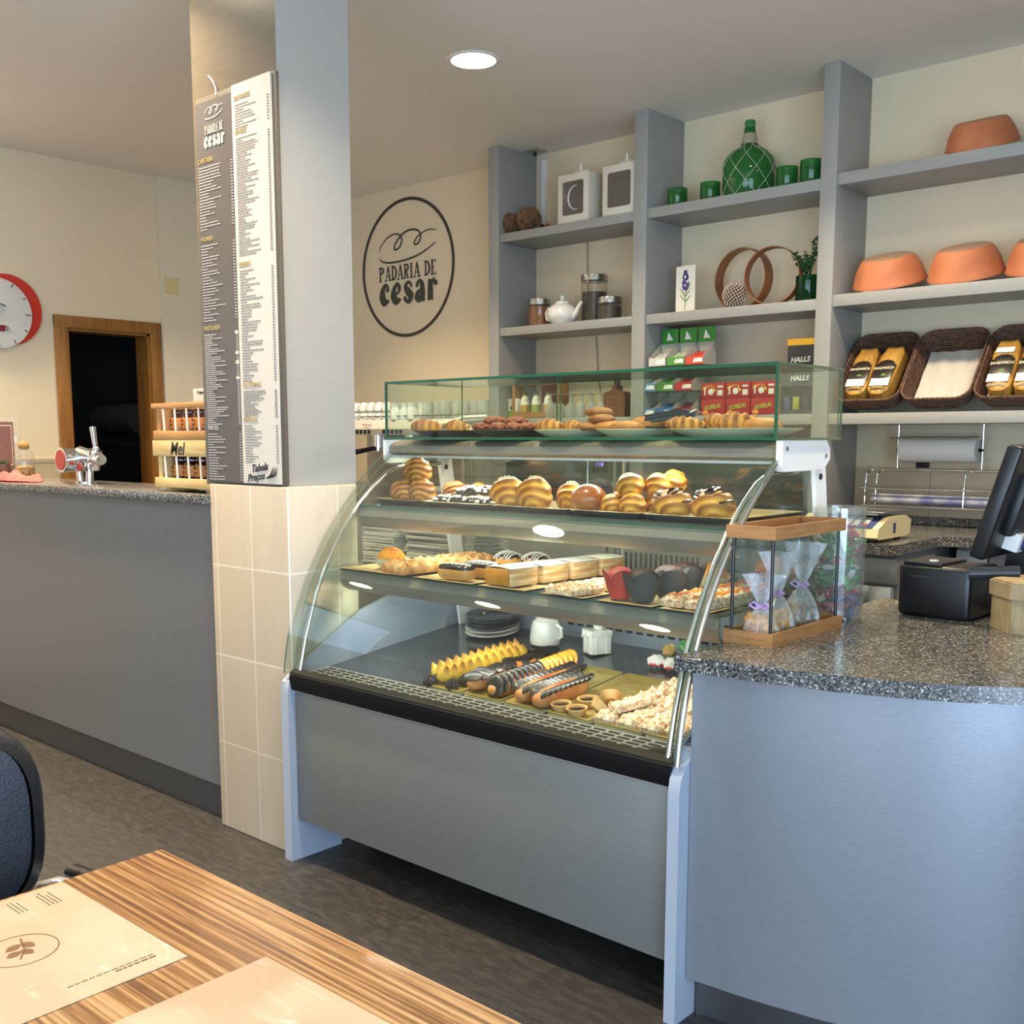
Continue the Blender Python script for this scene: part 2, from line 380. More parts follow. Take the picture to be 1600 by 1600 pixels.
# the board hangs flat against the pillar front, x -3.15..-2.74, z 1.21..2.44
bx0, bxm, bx1 = -.205, 0.0, .2; z0, z1 = .012, 1.238
M_mbd = mat('charcoal_print', '#57524f', .5); M_mbw = mat('white_print', '#cdc4b6', .5)
MB().b2((bx0-.006, -.004, z0-.004), (bx1+.02, .009, z1+.006), .002).obj('backing', mat('board_backing', '#5d564b', .45), t)
MB().b2((bx0, -.009, z0), (bxm, -.004, z1-.012)).obj('dark_panel', M_mbd, t)
MB().b2((bxm, -.010, z0), (bx1, -.004, z1+.005)).obj('white_panel', M_mbw, t)
M_pw = mat('print_offwhite', '#b5afa6', .6); M_pd = mat('print_brown', '#857b6f', .6); M_gold = mat('print_gold', '#b09a63', .5)
def rows(xa, xb, ztop, n, dz, y, m, name, wmax):
    mb = MB(); mp_ = MB(); rnd = random.Random(n)
    for i in range(n):
        z = ztop-i*dz; x = xa; L = xa+wmax*rnd.uniform(.25, 1)
        while x < L:
            wl = rnd.uniform(.006, .02); mb.b2((x, y, z-.0016), (min(x+wl, L+.004), y+.0008, z+.0016)); x += wl+.003
        mp_.b2((xb-.017, y, z-.0016), (xb-.006, y+.0008, z+.0016))
    mp_.obj('price_column', m, t, smooth=False)
    return mb.obj(name, m, t, smooth=False)
def hd(s, x, z, y, m=None): return text(s, .021, m or M_gold, t, FR((x, y, z), (1, 0, 0), (0, 0, 1)), 'heading', align='LEFT', sx=.8)
ya, yb2 = -.0102, -.0112
for s, x, z, n in (('CAFETARIA', -.197, 1.045, 22), ('PADARIA', -.197, .80, 27), ('PASTELARIA', -.197, .515, 44), ('SNACKS', -.197, .19, 18)):
    hd(s, x, z, ya, M_pw if s == 'SNACKS' else None); rows(x, bxm, z-.02, n, (.0092 if n < 30 else .0068) if n != 18 else .0088, ya, M_pw, 'price_rows', .125)
for s, x, z, n in (('SALGADOS', .014, 1.2, 9), ('SANDES', .014, 1.1, 46), ('BEBIDAS', .014, .70, 40), ('GULOSEIMAS', .014, .325, 15), ('DIVERSOS', .014, .215, 14)):
    hd(s, x, z, yb2); rows(x+.003, bx1, z-.02, n, {9: .0085, 46: .0078, 40: .0088, 15: .0058, 14: .0088}[n], yb2, M_pd, 'price_rows', .115)
def bread_logo(sc, M, m, parent, w=.012, name='bread_emblem', ys=.62):
    """two loops over a shallow curve: the loaf drawn in one line"""
    P1 = [(-.95, -.1), (-.86, .12), (-.66, .35), (-.42, .45), (-.24, .38), (-.17, .18), (-.25, -.05), (-.38, -.12), (-.43, -.03), (-.34, .18), (-.12, .42), (.12, .5), (.36, .43), (.45, .2), (.38, 0), (.27, -.05), (.24, .05), (.36, .22), (.58, .36), (.8, .38), (.95, .33)]
    P2 = [(-.93, -.33), (-.85, -.47), (-.62, -.55), (-.3, -.56), (.05, -.52), (.4, -.42), (.7, -.25), (.92, -.08)]
    mb = MB()
    for P in (P1, P2):
        q = [];
        for i in range(len(P)-1):
            a = P[max(i-1, 0)]; b = P[i]; c = P[i+1]; d = P[min(i+2, len(P)-1)]
            for k in range(5):
                s = k/5; q.append(tuple(.5*((2*b[j])+(-a[j]+c[j])*s+(2*a[j]-5*b[j]+4*c[j]-d[j])*s*s+(-a[j]+3*b[j]-3*c[j]+d[j])*s**3) for j in (0, 1)))
        q.append(P[-1]); n = len(q)
        mb.tube([(x*sc, y*sc*ys, 0) for x, y in q], [w*sc*(.35+.65*math.sin(math.pi*i/(n-1))**.6) for i in range(n)], 6)
    for v in mb.bm.verts: v.co.z *= .25
    mb.bm.transform(M); return mb.obj(name, m, parent)
lg = (-.137, ya, 1.195)
bread_logo(.055, FR((-.1, ya, 1.188), (1, 0, 0), (0, 0, 1)), M_pw, t, .04)
def slab_caps(s, h, wd, M, m, parent, sw, name='lettering', gap=.45):
    """condensed serif capitals drawn from bars"""
    mb = MB(); x = 0; adv = wd*(1+gap); parts = []
    th = sw*.45
    def bar(x0, y0, x1, y1, w0):
        a = Vector((x0, y0)); b = Vector((x1, y1)); d = (b-a).normalized(); n = Vector((-d.y, d.x))*w0/2
        mb.prism([tuple(a-n), tuple(b-n), tuple(b+n), tuple(a+n)], -.0005, .0008)
    def serif(xc, y): bar(xc-sw*1.1, y, xc+sw*1.1, y, th)
    def arc(cx, cy, rx, ry, a0, a1):
        p = [(cx+rx*math.cos(R(a0+(a1-a0)*i/10)), cy+ry*math.sin(R(a0+(a1-a0)*i/10))) for i in range(11)]
        for i in range(10): bar(*p[i], *p[i+1], th+(sw*.8)*math.sin(math.pi*(i+.5)/10))
    for ch in s:
        l = x+sw/2; r = x+wd-sw/2
        if ch in 'PDRIE': bar(l, 0, l, h, sw); serif(l, th/2); serif(l, h-th/2)
        if ch == 'P': arc(l, h*.75, wd*.75, h*.25-th/2, 90, -90)
        if ch == 'R': arc(l, h*.75, wd*.75, h*.25-th/2, 90, -90); bar(l+wd*.3, h*.5, r, 0, sw*.9)
        if ch == 'D': arc(l, h*.5, wd*.85, h*.5-th/2, 90, -90)
        if ch == 'E':
            bar(l, th/2, r, th/2, th); bar(l, h-th/2, r, h-th/2, th); bar(l, h*.5, r-sw*.6, h*.5, th); bar(r, 0, r, h*.2, th); bar(r, h*.8, r, h, th)
        if ch == 'A': bar(x, 0, x+wd/2, h, th); bar(x+wd, 0, x+wd/2, h, sw); bar(x+wd*.2, h*.33, x+wd*.8, h*.33, th); serif(x, th/2); serif(x+wd, th/2)
        x += adv*(.62 if ch == 'I' else .6 if ch == ' ' else 1)
    W = x-adv+wd
    for v in mb.bm.verts: v.co.x -= W/2; v.co.y -= h/2
    mb.bm.transform(M); return mb.obj(name, m, parent, smooth=False), W
def fat_cesar(h, M, m, parent, W, name='lettering'):
    """rounded bottom-heavy lower-case letters: c e s a r"""
    mb = MB(); u = W/5
    def stroke(P, rs): 
        q = []; rr = []
        for i in range(len(P)-1):
            a = P[max(i-1, 0)]; b = P[i]; c = P[i+1]; d = P[min(i+2, len(P)-1)]
            for k in range(5):
                s = k/5; q.append(tuple(.5*((2*b[j])+(-a[j]+c[j])*s+(2*a[j]-5*b[j]+4*c[j]-d[j])*s*s+(-a[j]+3*b[j]-3*c[j]+d[j])*s**3) for j in (0, 1))); rr.append(rs[i]*(1-s)+rs[i+1]*s)
        q.append(P[-1]); rr.append(rs[-1])
        mb.tube([(x, y, 0) for x, y in q], [k_*1.18 for k_ in rr], 8)
    H = h
    def X(k, x): return -W/2+u*(k+x)
    def dot(x, y, r): mb.blob((x, y, 0), (r, r, r), nu=10, nv=6)
    # c
    stroke([(X(0, .80), H*.74), (X(0, .58), H*.92), (X(0, .30), H*.72), (X(0, .24), H*.42), (X(0, .42), H*.18), (X(0, .85), H*.22)], [H*.05, H*.07, H*.12, H*.17, H*.17, H*.03]); dot(X(0, .72), H*.70, H*.12)
    # e
    stroke([(X(1, .28), H*.48), (X(1, .62), H*.52), (X(1, .76), H*.72), (X(1, .58), H*.92), (X(1, .32), H*.72), (X(1, .24), H*.42), (X(1, .46), H*.17), (X(1, .88), H*.24)], [H*.04, H*.05, H*.09, H*.06, H*.1, H*.17, H*.16, H*.03])
    # s
    stroke([(X(2, .82), H*.80), (X(2, .55), H*.93), (X(2, .30), H*.76), (X(2, .48), H*.54), (X(2, .74), H*.34), (X(2, .55), H*.09), (X(2, .22), H*.2)], [H*.05, H*.06, H*.1, H*.15, H*.15, H*.09, H*.06]); dot(X(2, .24), H*.24, H*.12); dot(X(2, .78), H*.76, H*.08)
    # a
    stroke([(X(3, .26), H*.76), (X(3, .46), H*.93), (X(3, .68), H*.78), (X(3, .72), H*.45), (X(3, .74), H*.16), (X(3, .94), H*.1)], [H*.08, H*.06, H*.11, H*.14, H*.13, H*.03]); dot(X(3, .28), H*.74, H*.1)
    stroke([(X(3, .66), H*.52), (X(3, .38), H*.46), (X(3, .28), H*.24), (X(3, .44), H*.12), (X(3, .66), H*.2)], [H*.04, H*.08, H*.14, H*.12, H*.05])
    # r
    stroke([(X(4, .2), H*.88), (X(4, .36), H*.8), (X(4, .38), H*.5), (X(4, .38), H*.04)], [H*.04, H*.12, H*.14, H*.15]); stroke([(X(4, .42), H*.5), (X(4, .56), H*.84), (X(4, .78), H*.9)], [H*.03, H*.07, H*.08]); dot(X(4, .82), H*.76, H*.13)
    for v in mb.bm.verts: v.co.z *= .02; v.co.y -= H/2
    mb.bm.transform(M); return mb.obj(name, m, parent)
slab_caps('PADARIA DE', .028, .0078, FR((-.1, ya, 1.137), (1, 0, 0), (0, 0, 1)), M_pw, t, .0028)
fat_cesar(.036, FR((-.1, ya-.0005, 1.1), (1, 0, 0), (0, 0, 1)), M_pw, t, .115)
text('Tabela', .034, M_ink, t, FR((.09, yb2, .062), (1, 0, .12), (0, 0, 1)), 'lettering', shear=.3, off=.0006)
text('Preços', .034, M_ink, t, FR((.07, yb2, .032), (1, 0, .12), (0, 0, 1)), 'lettering', shear=.3, off=.0006)
mb = MB()
for k in range(3): mb.tube([(.13+.012*k, yb2, .03+.002*k), (.15+.012*k, yb2, .04), (.165+.01*k, yb2, .066)], [.003, .003, .0006], 6)
mb.obj('wheat_emblem', M_ink, t)
MB().tube([(-.15, .008, 1.31), (-.12, .006, 1.285), (-.1, .002, 1.26), (-.09, -.006, 1.235)], .002, 6).obj('torn_film', M_wpaint, t)
for z in (.49, .425, .395, .345): MB().b2((bxm-.022, -.0105, z), (bxm-.004, -.0098, z+.010)).obj('price_sticker', M_mbw, t)

# ---------------- wall lettering on the back wall ----------------
t = T('wall_sign', 'dark oval bakery emblem with loaf drawing and lettering painted on the cream back wall', 'sign', (-5.29, YB-.001, 2.47))
M_sgn = mat('dark_wall_paint', '#3b342b', .6); M_sgg = mat('dark_green_grey_paint', '#3f4035', .6)
mb = MB(); n = 72
for rr in (1,):
    O = [(.442*math.cos(2*math.pi*i/n), -.004, .448*math.sin(2*math.pi*i/n)) for i in range(n)]
    I = [(.422*math.cos(2*math.pi*i/n), -.004, .428*math.sin(2*math.pi*i/n)) for i in range(n)]
    loft(mb, O, I); loft(mb, [(a, 0, c) for a, b, c in O], O); loft(mb, [(a, 0, c) for a, b, c in I], I)
mb.obj('oval_ring', M_sgn, t)
bread_logo(.29, FR((.005, -.003, .148), (1, 0, 0), (0, 0, 1)), M_sgn, t, .022)
slab_caps('PADARIA DE', .095, .042, FR((.005, -.003, -.022), (1, 0, 0), (0, 0, 1)), M_sgn, t, .012)
fat_cesar(.15, FR((.01, -.003, -.158), (1, 0, 0), (0, 0, 1)), M_sgg, t, .56)

# ---------------- ceiling downlights ----------------
M_lamp = mat('lamp_diffuser', '#fff6e4', .5, emit='#fff1d6', es=26)
def lamp(i, x, y):
    lbl = {0: 'round white recessed downlight glowing in the ceiling above the pastry case'}.get(i, 'round white recessed downlight glowing in the ceiling outside the main view')
    t = T('ceiling_downlight', lbl, 'ceiling light', (x, y, ZC), 0, 'ceiling downlights')
    mb = MB(); mb.lathe([(.098, -.001), (.098, -.006), (.112, -.006), (.118, -.001), (.118, .002)], 40); mb.obj('rim', M_wpaint, t)
    MB().lathe([(0, -.004), (.098, -.004), (.098, .0), (0, .0)], 40).obj('diffuser', M_lamp, t)
    d = bpy.data.lights.new('downlight_beam', 'AREA'); d.shape = 'DISK'; d.size = .19; d.energy = LAMP_W; d.color = (1, .80, .56); d.spread = R(115)
    l = bpy.data.objects.new('downlight_beam', d); COL.objects.link(l); l.location = (0, 0, -.012); l.parent = t
for i, (x, y) in enumerate(LAMPS): lamp(i, x, y)
t = T('ceiling_plate', 'small square metal cover plate on the ceiling over the left shelf bay', 'plate', (-4.10, 4.86, ZC))
MB().box((0, 0, -.003), (.1, .1, .006), bev=.001).obj('plate', mat('cover_plate', '#a8a497', .4, metal=.3), t)
MB().cyl((.0, .0, -.03), (0, 0, -.006), .008).obj('cable_gland', M_black, t)
tag(MB().b2((-4.125, YB-.022, 2.5), (-4.095, YB, 2.955), .003).obj('cable_trunking', M_wpaint), 'slim white cable trunking running down the wall in the top left shelf bay', 'trunking')
o = MB().tube([(-3.79, YB-.006, 2.455), (-3.785, YB-.006, 2.2), (-3.74, YB-.006, 2.0)], .003, 6).tube([(-3.72, YB-.006, 1.93), (-3.70, YB-.006, 1.7), (-3.66, YB-.006, 1.47)], .003, 6).obj('wall_cable', mat('cable_beige', '#8d7f68', .6))
tag(o, 'thin beige cable running down the wall behind the white teapot', 'cable')
# ---------------- left wall items ----------------
t = T('wall_clock', 'large round wall clock with white face and red crescent rim', 'clock', (XL, 2.66, 2.085))
def yz(cy, cz, r, n=56): return [(cy+r*math.cos(2*math.pi*i/n), cz+r*math.sin(2*math.pi*i/n)) for i in range(n)]
MB().prism([(a+.075, b-.0) for a, b in yz(0, 0, .2)], 0, .022, 'x').obj('red_rim', mat('clock_red', '#c2301f', .35), t)
MB().prism(yz(.015, -.023, .197), .0, .03, 'x').obj('face', mat('clock_face', '#cfcdc4', .3), t)
mb = MB()
for k in range(12):
    a = R(30*k); L = .034 if k % 3 == 0 else .02
    mb.box((.031, .015+(.192-L/2)*math.cos(a), -.023+(.192-L/2)*math.sin(a)), (.002, L, .005), (a, 0, 0))
mb.obj('hour_marks', M_ink, t)
MB().tube([(.034, .0, -.03), (.034, .03, .03), (.034, .06, .018)], .0035, 6).obj('hands', M_ink, t)
mb = MB(); mb.prism([(.01, -.09), (.056, -.09), (.049, -.125), (.017, -.125)], .0305, .032, 'x'); mb.tube([(.032, .054, -.097), (.032, .068, -.099), (.032, .066, -.114), (.032, .05, -.116)], .003, 6)
mb.obj('cup_motif', mat('clock_motif', '#7c1f2c', .4), t)
tag(MB().b2((XL+.035, 3.735, 2.27), (XL+.039, 3.835, 2.375)).obj('wall_note', mat('yellowed_paper', '#d6c48e', .7)), 'small yellowed square of paper stuck high on the left wall', 'note')
# ---------------- left bar counter ----------------
t = T('bar_counter', 'long grey panelled bar counter left of the tiled pillar', 'counter', (-4.7, 2.04, 0))
MB().b2((-1.57, 0, .13), (1.552, .03, 1.13)).obj('front_panel', M_gpan, t)
MB().b2((-1.57, .025, 0), (1.552, .04, .132)).obj('kick_plate', M_kick, t)
MB().b2((-1.57, .035, .1), (1.3, .34, 1.12)).obj('carcass', M_grey, t)
t = T('bar_worktop', 'thin speckled granite worktop along the left bar counter', 'worktop', (-4.7, 2.2, 1.1315))
MB().b2((-1.57, -.195, 0), (1.552, .2, .031), .004, 2).obj('slab', M_granite, t)
ZB = 1.163
# honey crates
M_pine = mat('pale_pine', '#d9bd84', .55, c2='#c6a468', scale=6, stretch=(1, 6, 14))
M_pine2 = mat('orange_pine', '#c08e56', .55, c2='#ab7a45', scale=6, stretch=(1, 6, 14))
M_honey = mat('dark_honey', '#2c0f08', .15, coat=.5); M_lid = mat('jar_label_orange', '#b8742c', .5); M_pipe = mat('pale_rods', '#eed9c4', .4)
M_red = mat('mark_red_brown', '#5a1410', .5)
def crate(z, m, label, zs, flip):
    t = T('honey_crate', label, 'crate', (-3.4, 2.155, z), 0)
    lo, hi, H = zs
    mb = MB(); mb.b2((-.185, -.07, .0), (.18, .07, .008))
    for s in (-1, 1): mb.b2((s*.17-.012, -.066, 0), (s*.17+.012, .066, H))
    mb.obj('frame', m, t)
    MB().b2((-.19, -.079, 0), (.187, -.07, lo), .002).obj('bottom_board', m, t)
    MB().b2((-.198, -.079, hi), (.19, -.07, H), .002).obj('top_board', m, t)
    for k in range(4): MB().cyl((-.13+.077*k+.012, -.074, lo-.005), (-.13+.077*k+.008, -.074, hi+.005), .004, 8).obj('rod', M_pipe, t)
    MB().b2((-.18, .062, .008), (.175, .068, H*.95)).obj('back_board', m, t)
    for s in (-1, 1): MB().b2((s*.13-.012, -.06, -.014), (s*.13+.012, .06, 0)).obj('foot', m, t) if not flip else None
    return t
c1 = crate(ZB+.015, M_pine, 'lower pine crate lettered Mel holding honey jars at the end of the bar', (.035, .113, .171), False)
text('Mel', .066, M_ink, c1, FR((-.03, -.0795, .139), (1, 0, -.02), (0, 0, 1)), 'lettering', shear=.25, off=.0008, sx=.95)
c2 = crate(ZB+.187, M_pine2, 'upper orange pine crate of honey jars stacked on the lettered one', (.033, .112, .132), True)
def honey(i, z, lbl):
    t = T('honey_jar', lbl, 'jar', (-3.4-.12+.074*i, 2.15, z), 0); t.scale = (1.18, 1.18, .98)
    MB().lathe([(0, 0), (.028, 0), (.03, .006), (.03, .078), (.025, .088), (0, .09)], 20).obj('body', M_honey, t)
    MB().lathe([(.0305, .032), (.0308, .033), (.0308, .072), (.0305, .073)], 20).obj('label', M_lid, t)
    MB().lathe([(0, .104), (.027, .104), (.028, .1), (.028, .09), (0, .09)], 20).obj('lid', M_honey, t)
    mb = MB(); mb.box((-.004, -.0312, .048), (.014, .001, .005)); mb.tube([(-.012, -.0312, .062), (-.004, -.0318, .068), (.006, -.0312, .062)], .0016, 6); mb.obj('moustache_motif', M_red, t)
nm = ['leftmost', 'second from left', 'third from left', 'fourth from left', 'rightmost']
for i in range(4): honey(i, ZB+.023, 'dark honey jar in the lower crate, %s of the row' % nm[i])
for i in range(4): honey(i, ZB+.195, 'dark honey jar in the upper crate, %s of the row' % nm[i])
t = T('acrylic_sign', 'small clear acrylic card holder standing on the upper honey crate', 'sign', (-3.33, 2.14, ZB+.3195))
MB().b2((-.08, -.002, 0), (.08, .002, .05)).obj('card', mat('pale_card', '#cfc7b4', .4), t)
text('Origem Nacional', .016, M_ink, t, FR((.0, -.0025, .036), (1, 0, 0), (0, 0, 1)))
# beer tap
t = T('beer_tap', 'chrome beer tap with round red badge on the bar', 'beer tap', (-4.41, 2.22, ZB), R(0))
mb = MB(); mb.lathe([(0, 0), (.045, 0), (.045, .006), (.03, .012), (0, .012)], 28)
mb.tube([(-.045, 0, 0), (-.05, 0, .045), (-.038, 0, .09), (0, 0, .105), (.032, 0, .09), (.04, 0, .045), (.036, 0, 0)], .016, 14)
mb.obj('bridge_column', M_chrome, t)
MB().cyl((-.045, -.075, .1), (-.045, .06, .1), .05, 32).cyl((-.045, -.085, .1), (-.045, -.075, .1), .054, 32).obj('badge_drum', M_chrome, t)
MB().cyl((-.045, -.0875, .1), (-.045, -.084, .1), .043, 32).obj('badge', mat('badge_red', '#a3342e', .4), t)
mb = MB(); mb.cyl((-.03, 0, .125), (.125, 0, .105), .034, 24, .028).cyl((.125, 0, .105), (.15, 0, .102), .022, 20).lathe([(0, -.02), (.03, -.02), (.03, .02), (0, .02)], 20, (.09, 0, .12)).cyl((.1, 0, .1), (.1, 0, .055), .022, 16, .012)
mb.obj('tap_body', M_chrome, t)
MB().cyl((.105, 0, .14), (.085, 0, .24), .009, 12, .013).blob((.106, 0, .145), (.014,)*3).obj('lever', M_chrome, t)
MB().cyl((.035, -.045, .07), (.035, -.04, .07), .018, 20).obj('small_badge', mat('badge_red', '#a3342e'), t)
# cloth, board, jar, succulent, framed card
def clothf(u, v):
    x = (u-.5)*.5; y = (v-.5)*.14; e = min(u, 1-u, v, 1-v)*6
    z = .006+min(e, 1)*(.02+.012*math.sin(u*13+v*4)+.01*math.sin(u*5-v*9)); taper = 1-.75*max(0, u-.75)/.25
    return (x, y*taper+.012*math.sin(u*9), z*(taper*.6+.4))
mb = MB(); mb.grid(clothf, 40, 16); mb.grid(lambda u, v: (lambda p: (p[0], p[1], .001))(clothf(u, v)), 40, 16)
o = mb.obj('cleaning_cloth', mat('coral_microfibre', '#d8635a', .9, c2='#c95149', scale=40, bump=.3)); o.location = (-4.88, 2.12, ZB); o.rotation_euler = (0, 0, R(-4))
tag(o, 'crumpled coral red cleaning cloth on the left bar worktop', 'cloth')
t = T('glass_jar', 'clear glass jar with cork ball stopper half full of dried pasta', 'jar', (-5.24, 2.33, ZB))
MB().lathe([(0, .002), (.042, .002), (.046, .01), (.047, .1), (.04, .122), (.024, .133), (.024, .142), (.027, .145)], 32).obj('body', glass('jar_glass', '#f2f2ee', .06), t)
MB().lathe([(0, .004), (.04, .004), (.043, .012), (.043, .05), (.036, .058), (0, .06)], 30).obj('pasta_fill', mat('pasta_mix', '#c79a4e', .6, c2='#7d5526', scale=110, bump=.8, ramp=(.4, .6)), t)
MB().blob((0, 0, .157), (.026, .026, .022)).obj('cork_stopper', mat('cork', '#a9844c', .8, c2='#8f6c3a', scale=60), t)
t = T('potted_succulent', 'small green succulent in a brown pot at the left photo edge', 'plant', (-5.43, 2.31, ZB))
MB().lathe([(0, 0), (.032, 0), (.04, .065), (.036, .065), (.034, .055), (0, .055)], 24).obj('pot', mat('brown_pot', '#6b4534', .5), t)
mb = MB(); rnd = random.Random(3)
for k in range(34):
    a = k*2.4; el = .2+1.1*(k/34); L = .045-.018*(k/34)
    d = Vector((math.cos(a)*math.cos(el), math.sin(a)*math.cos(el), math.sin(el)))
    mb.tube([Vector((0, 0, .06)), Vector((0, 0, .06))+d*L*.6, Vector((0, 0, .06))+d*L], [.003, .008, .001], 6)
mb.obj('leaves', mat('succulent_green', '#55703f', .5, c2='#3f5a33', scale=20), t)
tag(MB().b2((-5.36, 2.14, ZB), (-5.16, 2.25, ZB+.012), .005).obj('chopping_board', mat('pale_board', '#b9a88e', .5)), 'pale flat board lying at the left end of the bar behind the coral cloth', 'board')
t = T('menu_holder', 'clear acrylic stand with a framed brown menu card behind the pasta jar', 'sign', (-5.42, 2.30, ZB), R(60)); t.scale = (.68, 1, 1.3)
MB().b2((-.14, -.004, 0), (.13, .004, .225), .003).obj('acrylic_sheet', glass('acrylic', '#f4f2ec', .12), t)
MB().b2((-.115, -.007, .03), (.085, -.004, .21)).obj('card', mat('brown_card', '#6b3d2a', .5), t)
mb = MB()
for a, b in (((-.1, .195), (.07, .198)), ((-.1, .045), (.07, .048)), ((-.103, .045), (-.1, .198)), ((.07, .045), (.073, .198))): mb.b2((a[0], -.0075, a[1]), (b[0], -.0068, b[1]))
mb.b2((-.07, -.0076, .115), (-.01, -.0068, .117)); mb.tube([(-.06, -.0076, .125), (-.05, -.0076, .132), (-.042, -.0076, .126), (-.03, -.0076, .136), (-.02, -.0076, .127)], .002, 6)
mb.obj('card_border', mat('card_cream', '#d9c6a4', .5), t)

# ---------------- shelving ----------------
US = [(-4.25, -4.171), (-3.246, -3.164), (-2.235, -2.159), (-1.148, -1.07)]
YS = 4.629
t = T('shelving_unit', 'tall open grey laminate shelving built across the back wall', 'shelving', (-2.7, YS, .957))
ox, oy, oz = -2.7, YS, .957
def L3(p): return (p[0]-ox, p[1]-oy, p[2]-oz)
for a, b in US: MB().b2(L3((a, YS-.004, .957)), L3((b, YB, ZC-.001)), .002).obj('upright', M_grey, t)
def shelf(a, b, zt, zb, lip=False):
    MB().b2(L3((a, YS+.006, zb)), L3((b, YB-.002, zt)), .0015).obj('shelf', M_grey, t)
    if lip: MB().b2(L3((a, YB-.02, zt)), L3((b, YB-.004, zt+.028))).obj('back_lip', M_grey, t)
shelf(US[0][1], US[1][0], 2.5025, 2.455); shelf(US[0][1], US[1][0], 1.979, 1.933)
shelf(US[1][1], US[2][0], 2.505, 2.455); shelf(US[1][1], US[2][0], 1.98, 1.931)
shelf(US[2][1], US[3][0], 2.515, 2.464, True); shelf(US[2][1], US[3][0], 1.991, 1.939, True)
for i in range(3): shelf(US[i][1], US[i+1][0], 1.464, 1.415)
# wicker balls
M_wick = mat('woven_wicker', '#8d6a49', .7, c2='#5d4129', scale=30); M_wd = mat('wicker_dark', '#4a3320', .8)
def wball(name, label, loc, r, n, m1, m2, nr, cat='decorative ball', group=None):
    t = T(name, label, cat, loc, 0, group)
    MB().blob((0, 0, r), (r*.93,)*3).obj('core', m2, t)
    mb = MB()
    for k in range(n):
        z = 1-2*(k+.5)/n; a = k*2.39996; q = math.sqrt(1-z*z); p = Vector((q*math.cos(a), q*math.sin(a), z))*r*.93+Vector((0, 0, r))
        mb.blob(p, (nr,)*3, nu=6, nv=5)
    mb.obj('beads', m1, t); return t
wball('wicker_ball', 'brown bead-covered ball, left one of the pair on the top left shelf', (-4.168, 4.72, 2.5025), .063, 170, M_wick, M_wd, .0085, group=None)
wball('wicker_ball', 'brown bead-covered ball, larger right one of the pair on the top left shelf', (-4.02, 4.715, 2.5025), .07, 190, M_wick, M_wd, .009)
tag(MB().box((-3.92, 4.69, 2.515), (.06, .05, .025), bev=.004).obj('cable_adapter', M_black), 'small black plug box beside the bead balls on the top left shelf', 'adapter')
tag(MB().blob((-3.865, 4.69, 2.515), (.02, .02, .0125)).obj('red_light', mat('red_plastic', '#8c1f1b', .2)), 'tiny glossy red light between the bead balls and the white boxes', 'light')
# white gift boxes with windows
M_card = mat('ivory_card', '#ddd6c6', .55); M_cardw = mat('window_film', '#5e5a53', .12, coat=.6)
def gbox(label, x, rz, wd, moon):
    t = T('window_box', label, 'gift box', (x, 4.73, 2.503), rz, None)
    MB().b2((-wd/2, -.07, 0), (wd/2, .05, .255), .003).obj('box_body', M_card, t)
    def rr(w, h, r, cz, n=5):
        P = []
        for cx, cy, a0 in ((w/2-r, h/2-r, 0), (-w/2+r, h/2-r, 90), (-w/2+r, -h/2+r, 180), (w/2-r, -h/2+r, 270)):
            for k in range(n+1): a = R(a0+90*k/n); P.append((cx+r*math.cos(a), cz+cy+r*math.sin(a)))
        return P
    MB().prism(rr(wd-.07, .175, .012, .13), -.0715, -.0695, 'y').obj('window', M_cardw, t)
    mb = MB(); mb.prism([(-wd/2+.01, .255), (wd/2-.01, .255), (.03, .285), (-.03, .285)], -.004, .004, 'y'); mb.obj('handle_flap', M_card, t)
    MB().box((0, 0, .3), (.016, .012, .04), bev=.005).obj('handle_tab', M_wpaint, t)
    if moon:
        mb = MB(); mb.tube([(.05*math.cos(R(a))+.02, -.0722, .13+.062*math.sin(R(a))) for a in range(80, 285, 12)], [.0008+.004*math.sin(math.pi*k/17) for k in range(18)], 6); mb.obj('crescent_print', M_wpaint, t)
gbox('white card box with a crescent in its dark window on the top left shelf', -3.665, R(0), .21, True)
gbox('white card box with a plain dark window beside the upright on the top left shelf', -3.362, R(0), .215, False)
# jars and teapot
M_jg = glass('storage_jar_glass', '#f0f0ea', .03)
def jar(label, x, y, r, h, fh, mf):
    t = T('storage_jar', label, 'jar', (x, y, 1.9795))
    MB().lathe([(0, .001), (r*.94, .001), (r, .006), (r, h), (r*.9, h)], 32).obj('glass_body', M_jg, t)
    MB().lathe([(0, .004), (r*.92, .004), (r*.92, fh), (0, fh+.003)], 28).obj('contents', mf, t)
    MB().lathe([(0, h+.033), (r*1.0, h+.033), (r*1.02, h+.028), (r*1.02, h+.002), (r*.98, h), (0, h)], 32).obj('lid', M_steel, t)
M_cof = mat('coffee_beans', '#3a2618', .4, c2='#17100b', scale=120, bump=1.0, bscale=120)
M_cin = mat('cinnamon_sticks', '#a9714a', .6, c2='#6d3f24', scale=9, stretch=(12, 12, .4), ramp=(.4, .6))
jar('small steel-lidded jar packed with cinnamon sticks left of the teapot', -3.955, 4.73, .062, .117, .112, M_cin)
jar('tall steel-lidded glass jar of coffee beans behind the teapot', -3.62, 4.80, .073, .225, .165, M_cof)
jar('short steel-lidded glass jar of coffee beans right of the teapot', -3.455, 4.72, .066, .085, .07, M_cof)
t = T('teapot', 'white porcelain teapot on the middle left shelf', 'teapot', (-3.765, 4.70, 1.9795)); t.scale = (1.08,)*3
MB().lathe([(0, 0), (.05, 0), (.052, .004), (.072, .02), (.082, .045), (.076, .072), (.055, .092), (.04, .098), (.038, .1), (0, .1)], 36).obj('body', M_white, t)
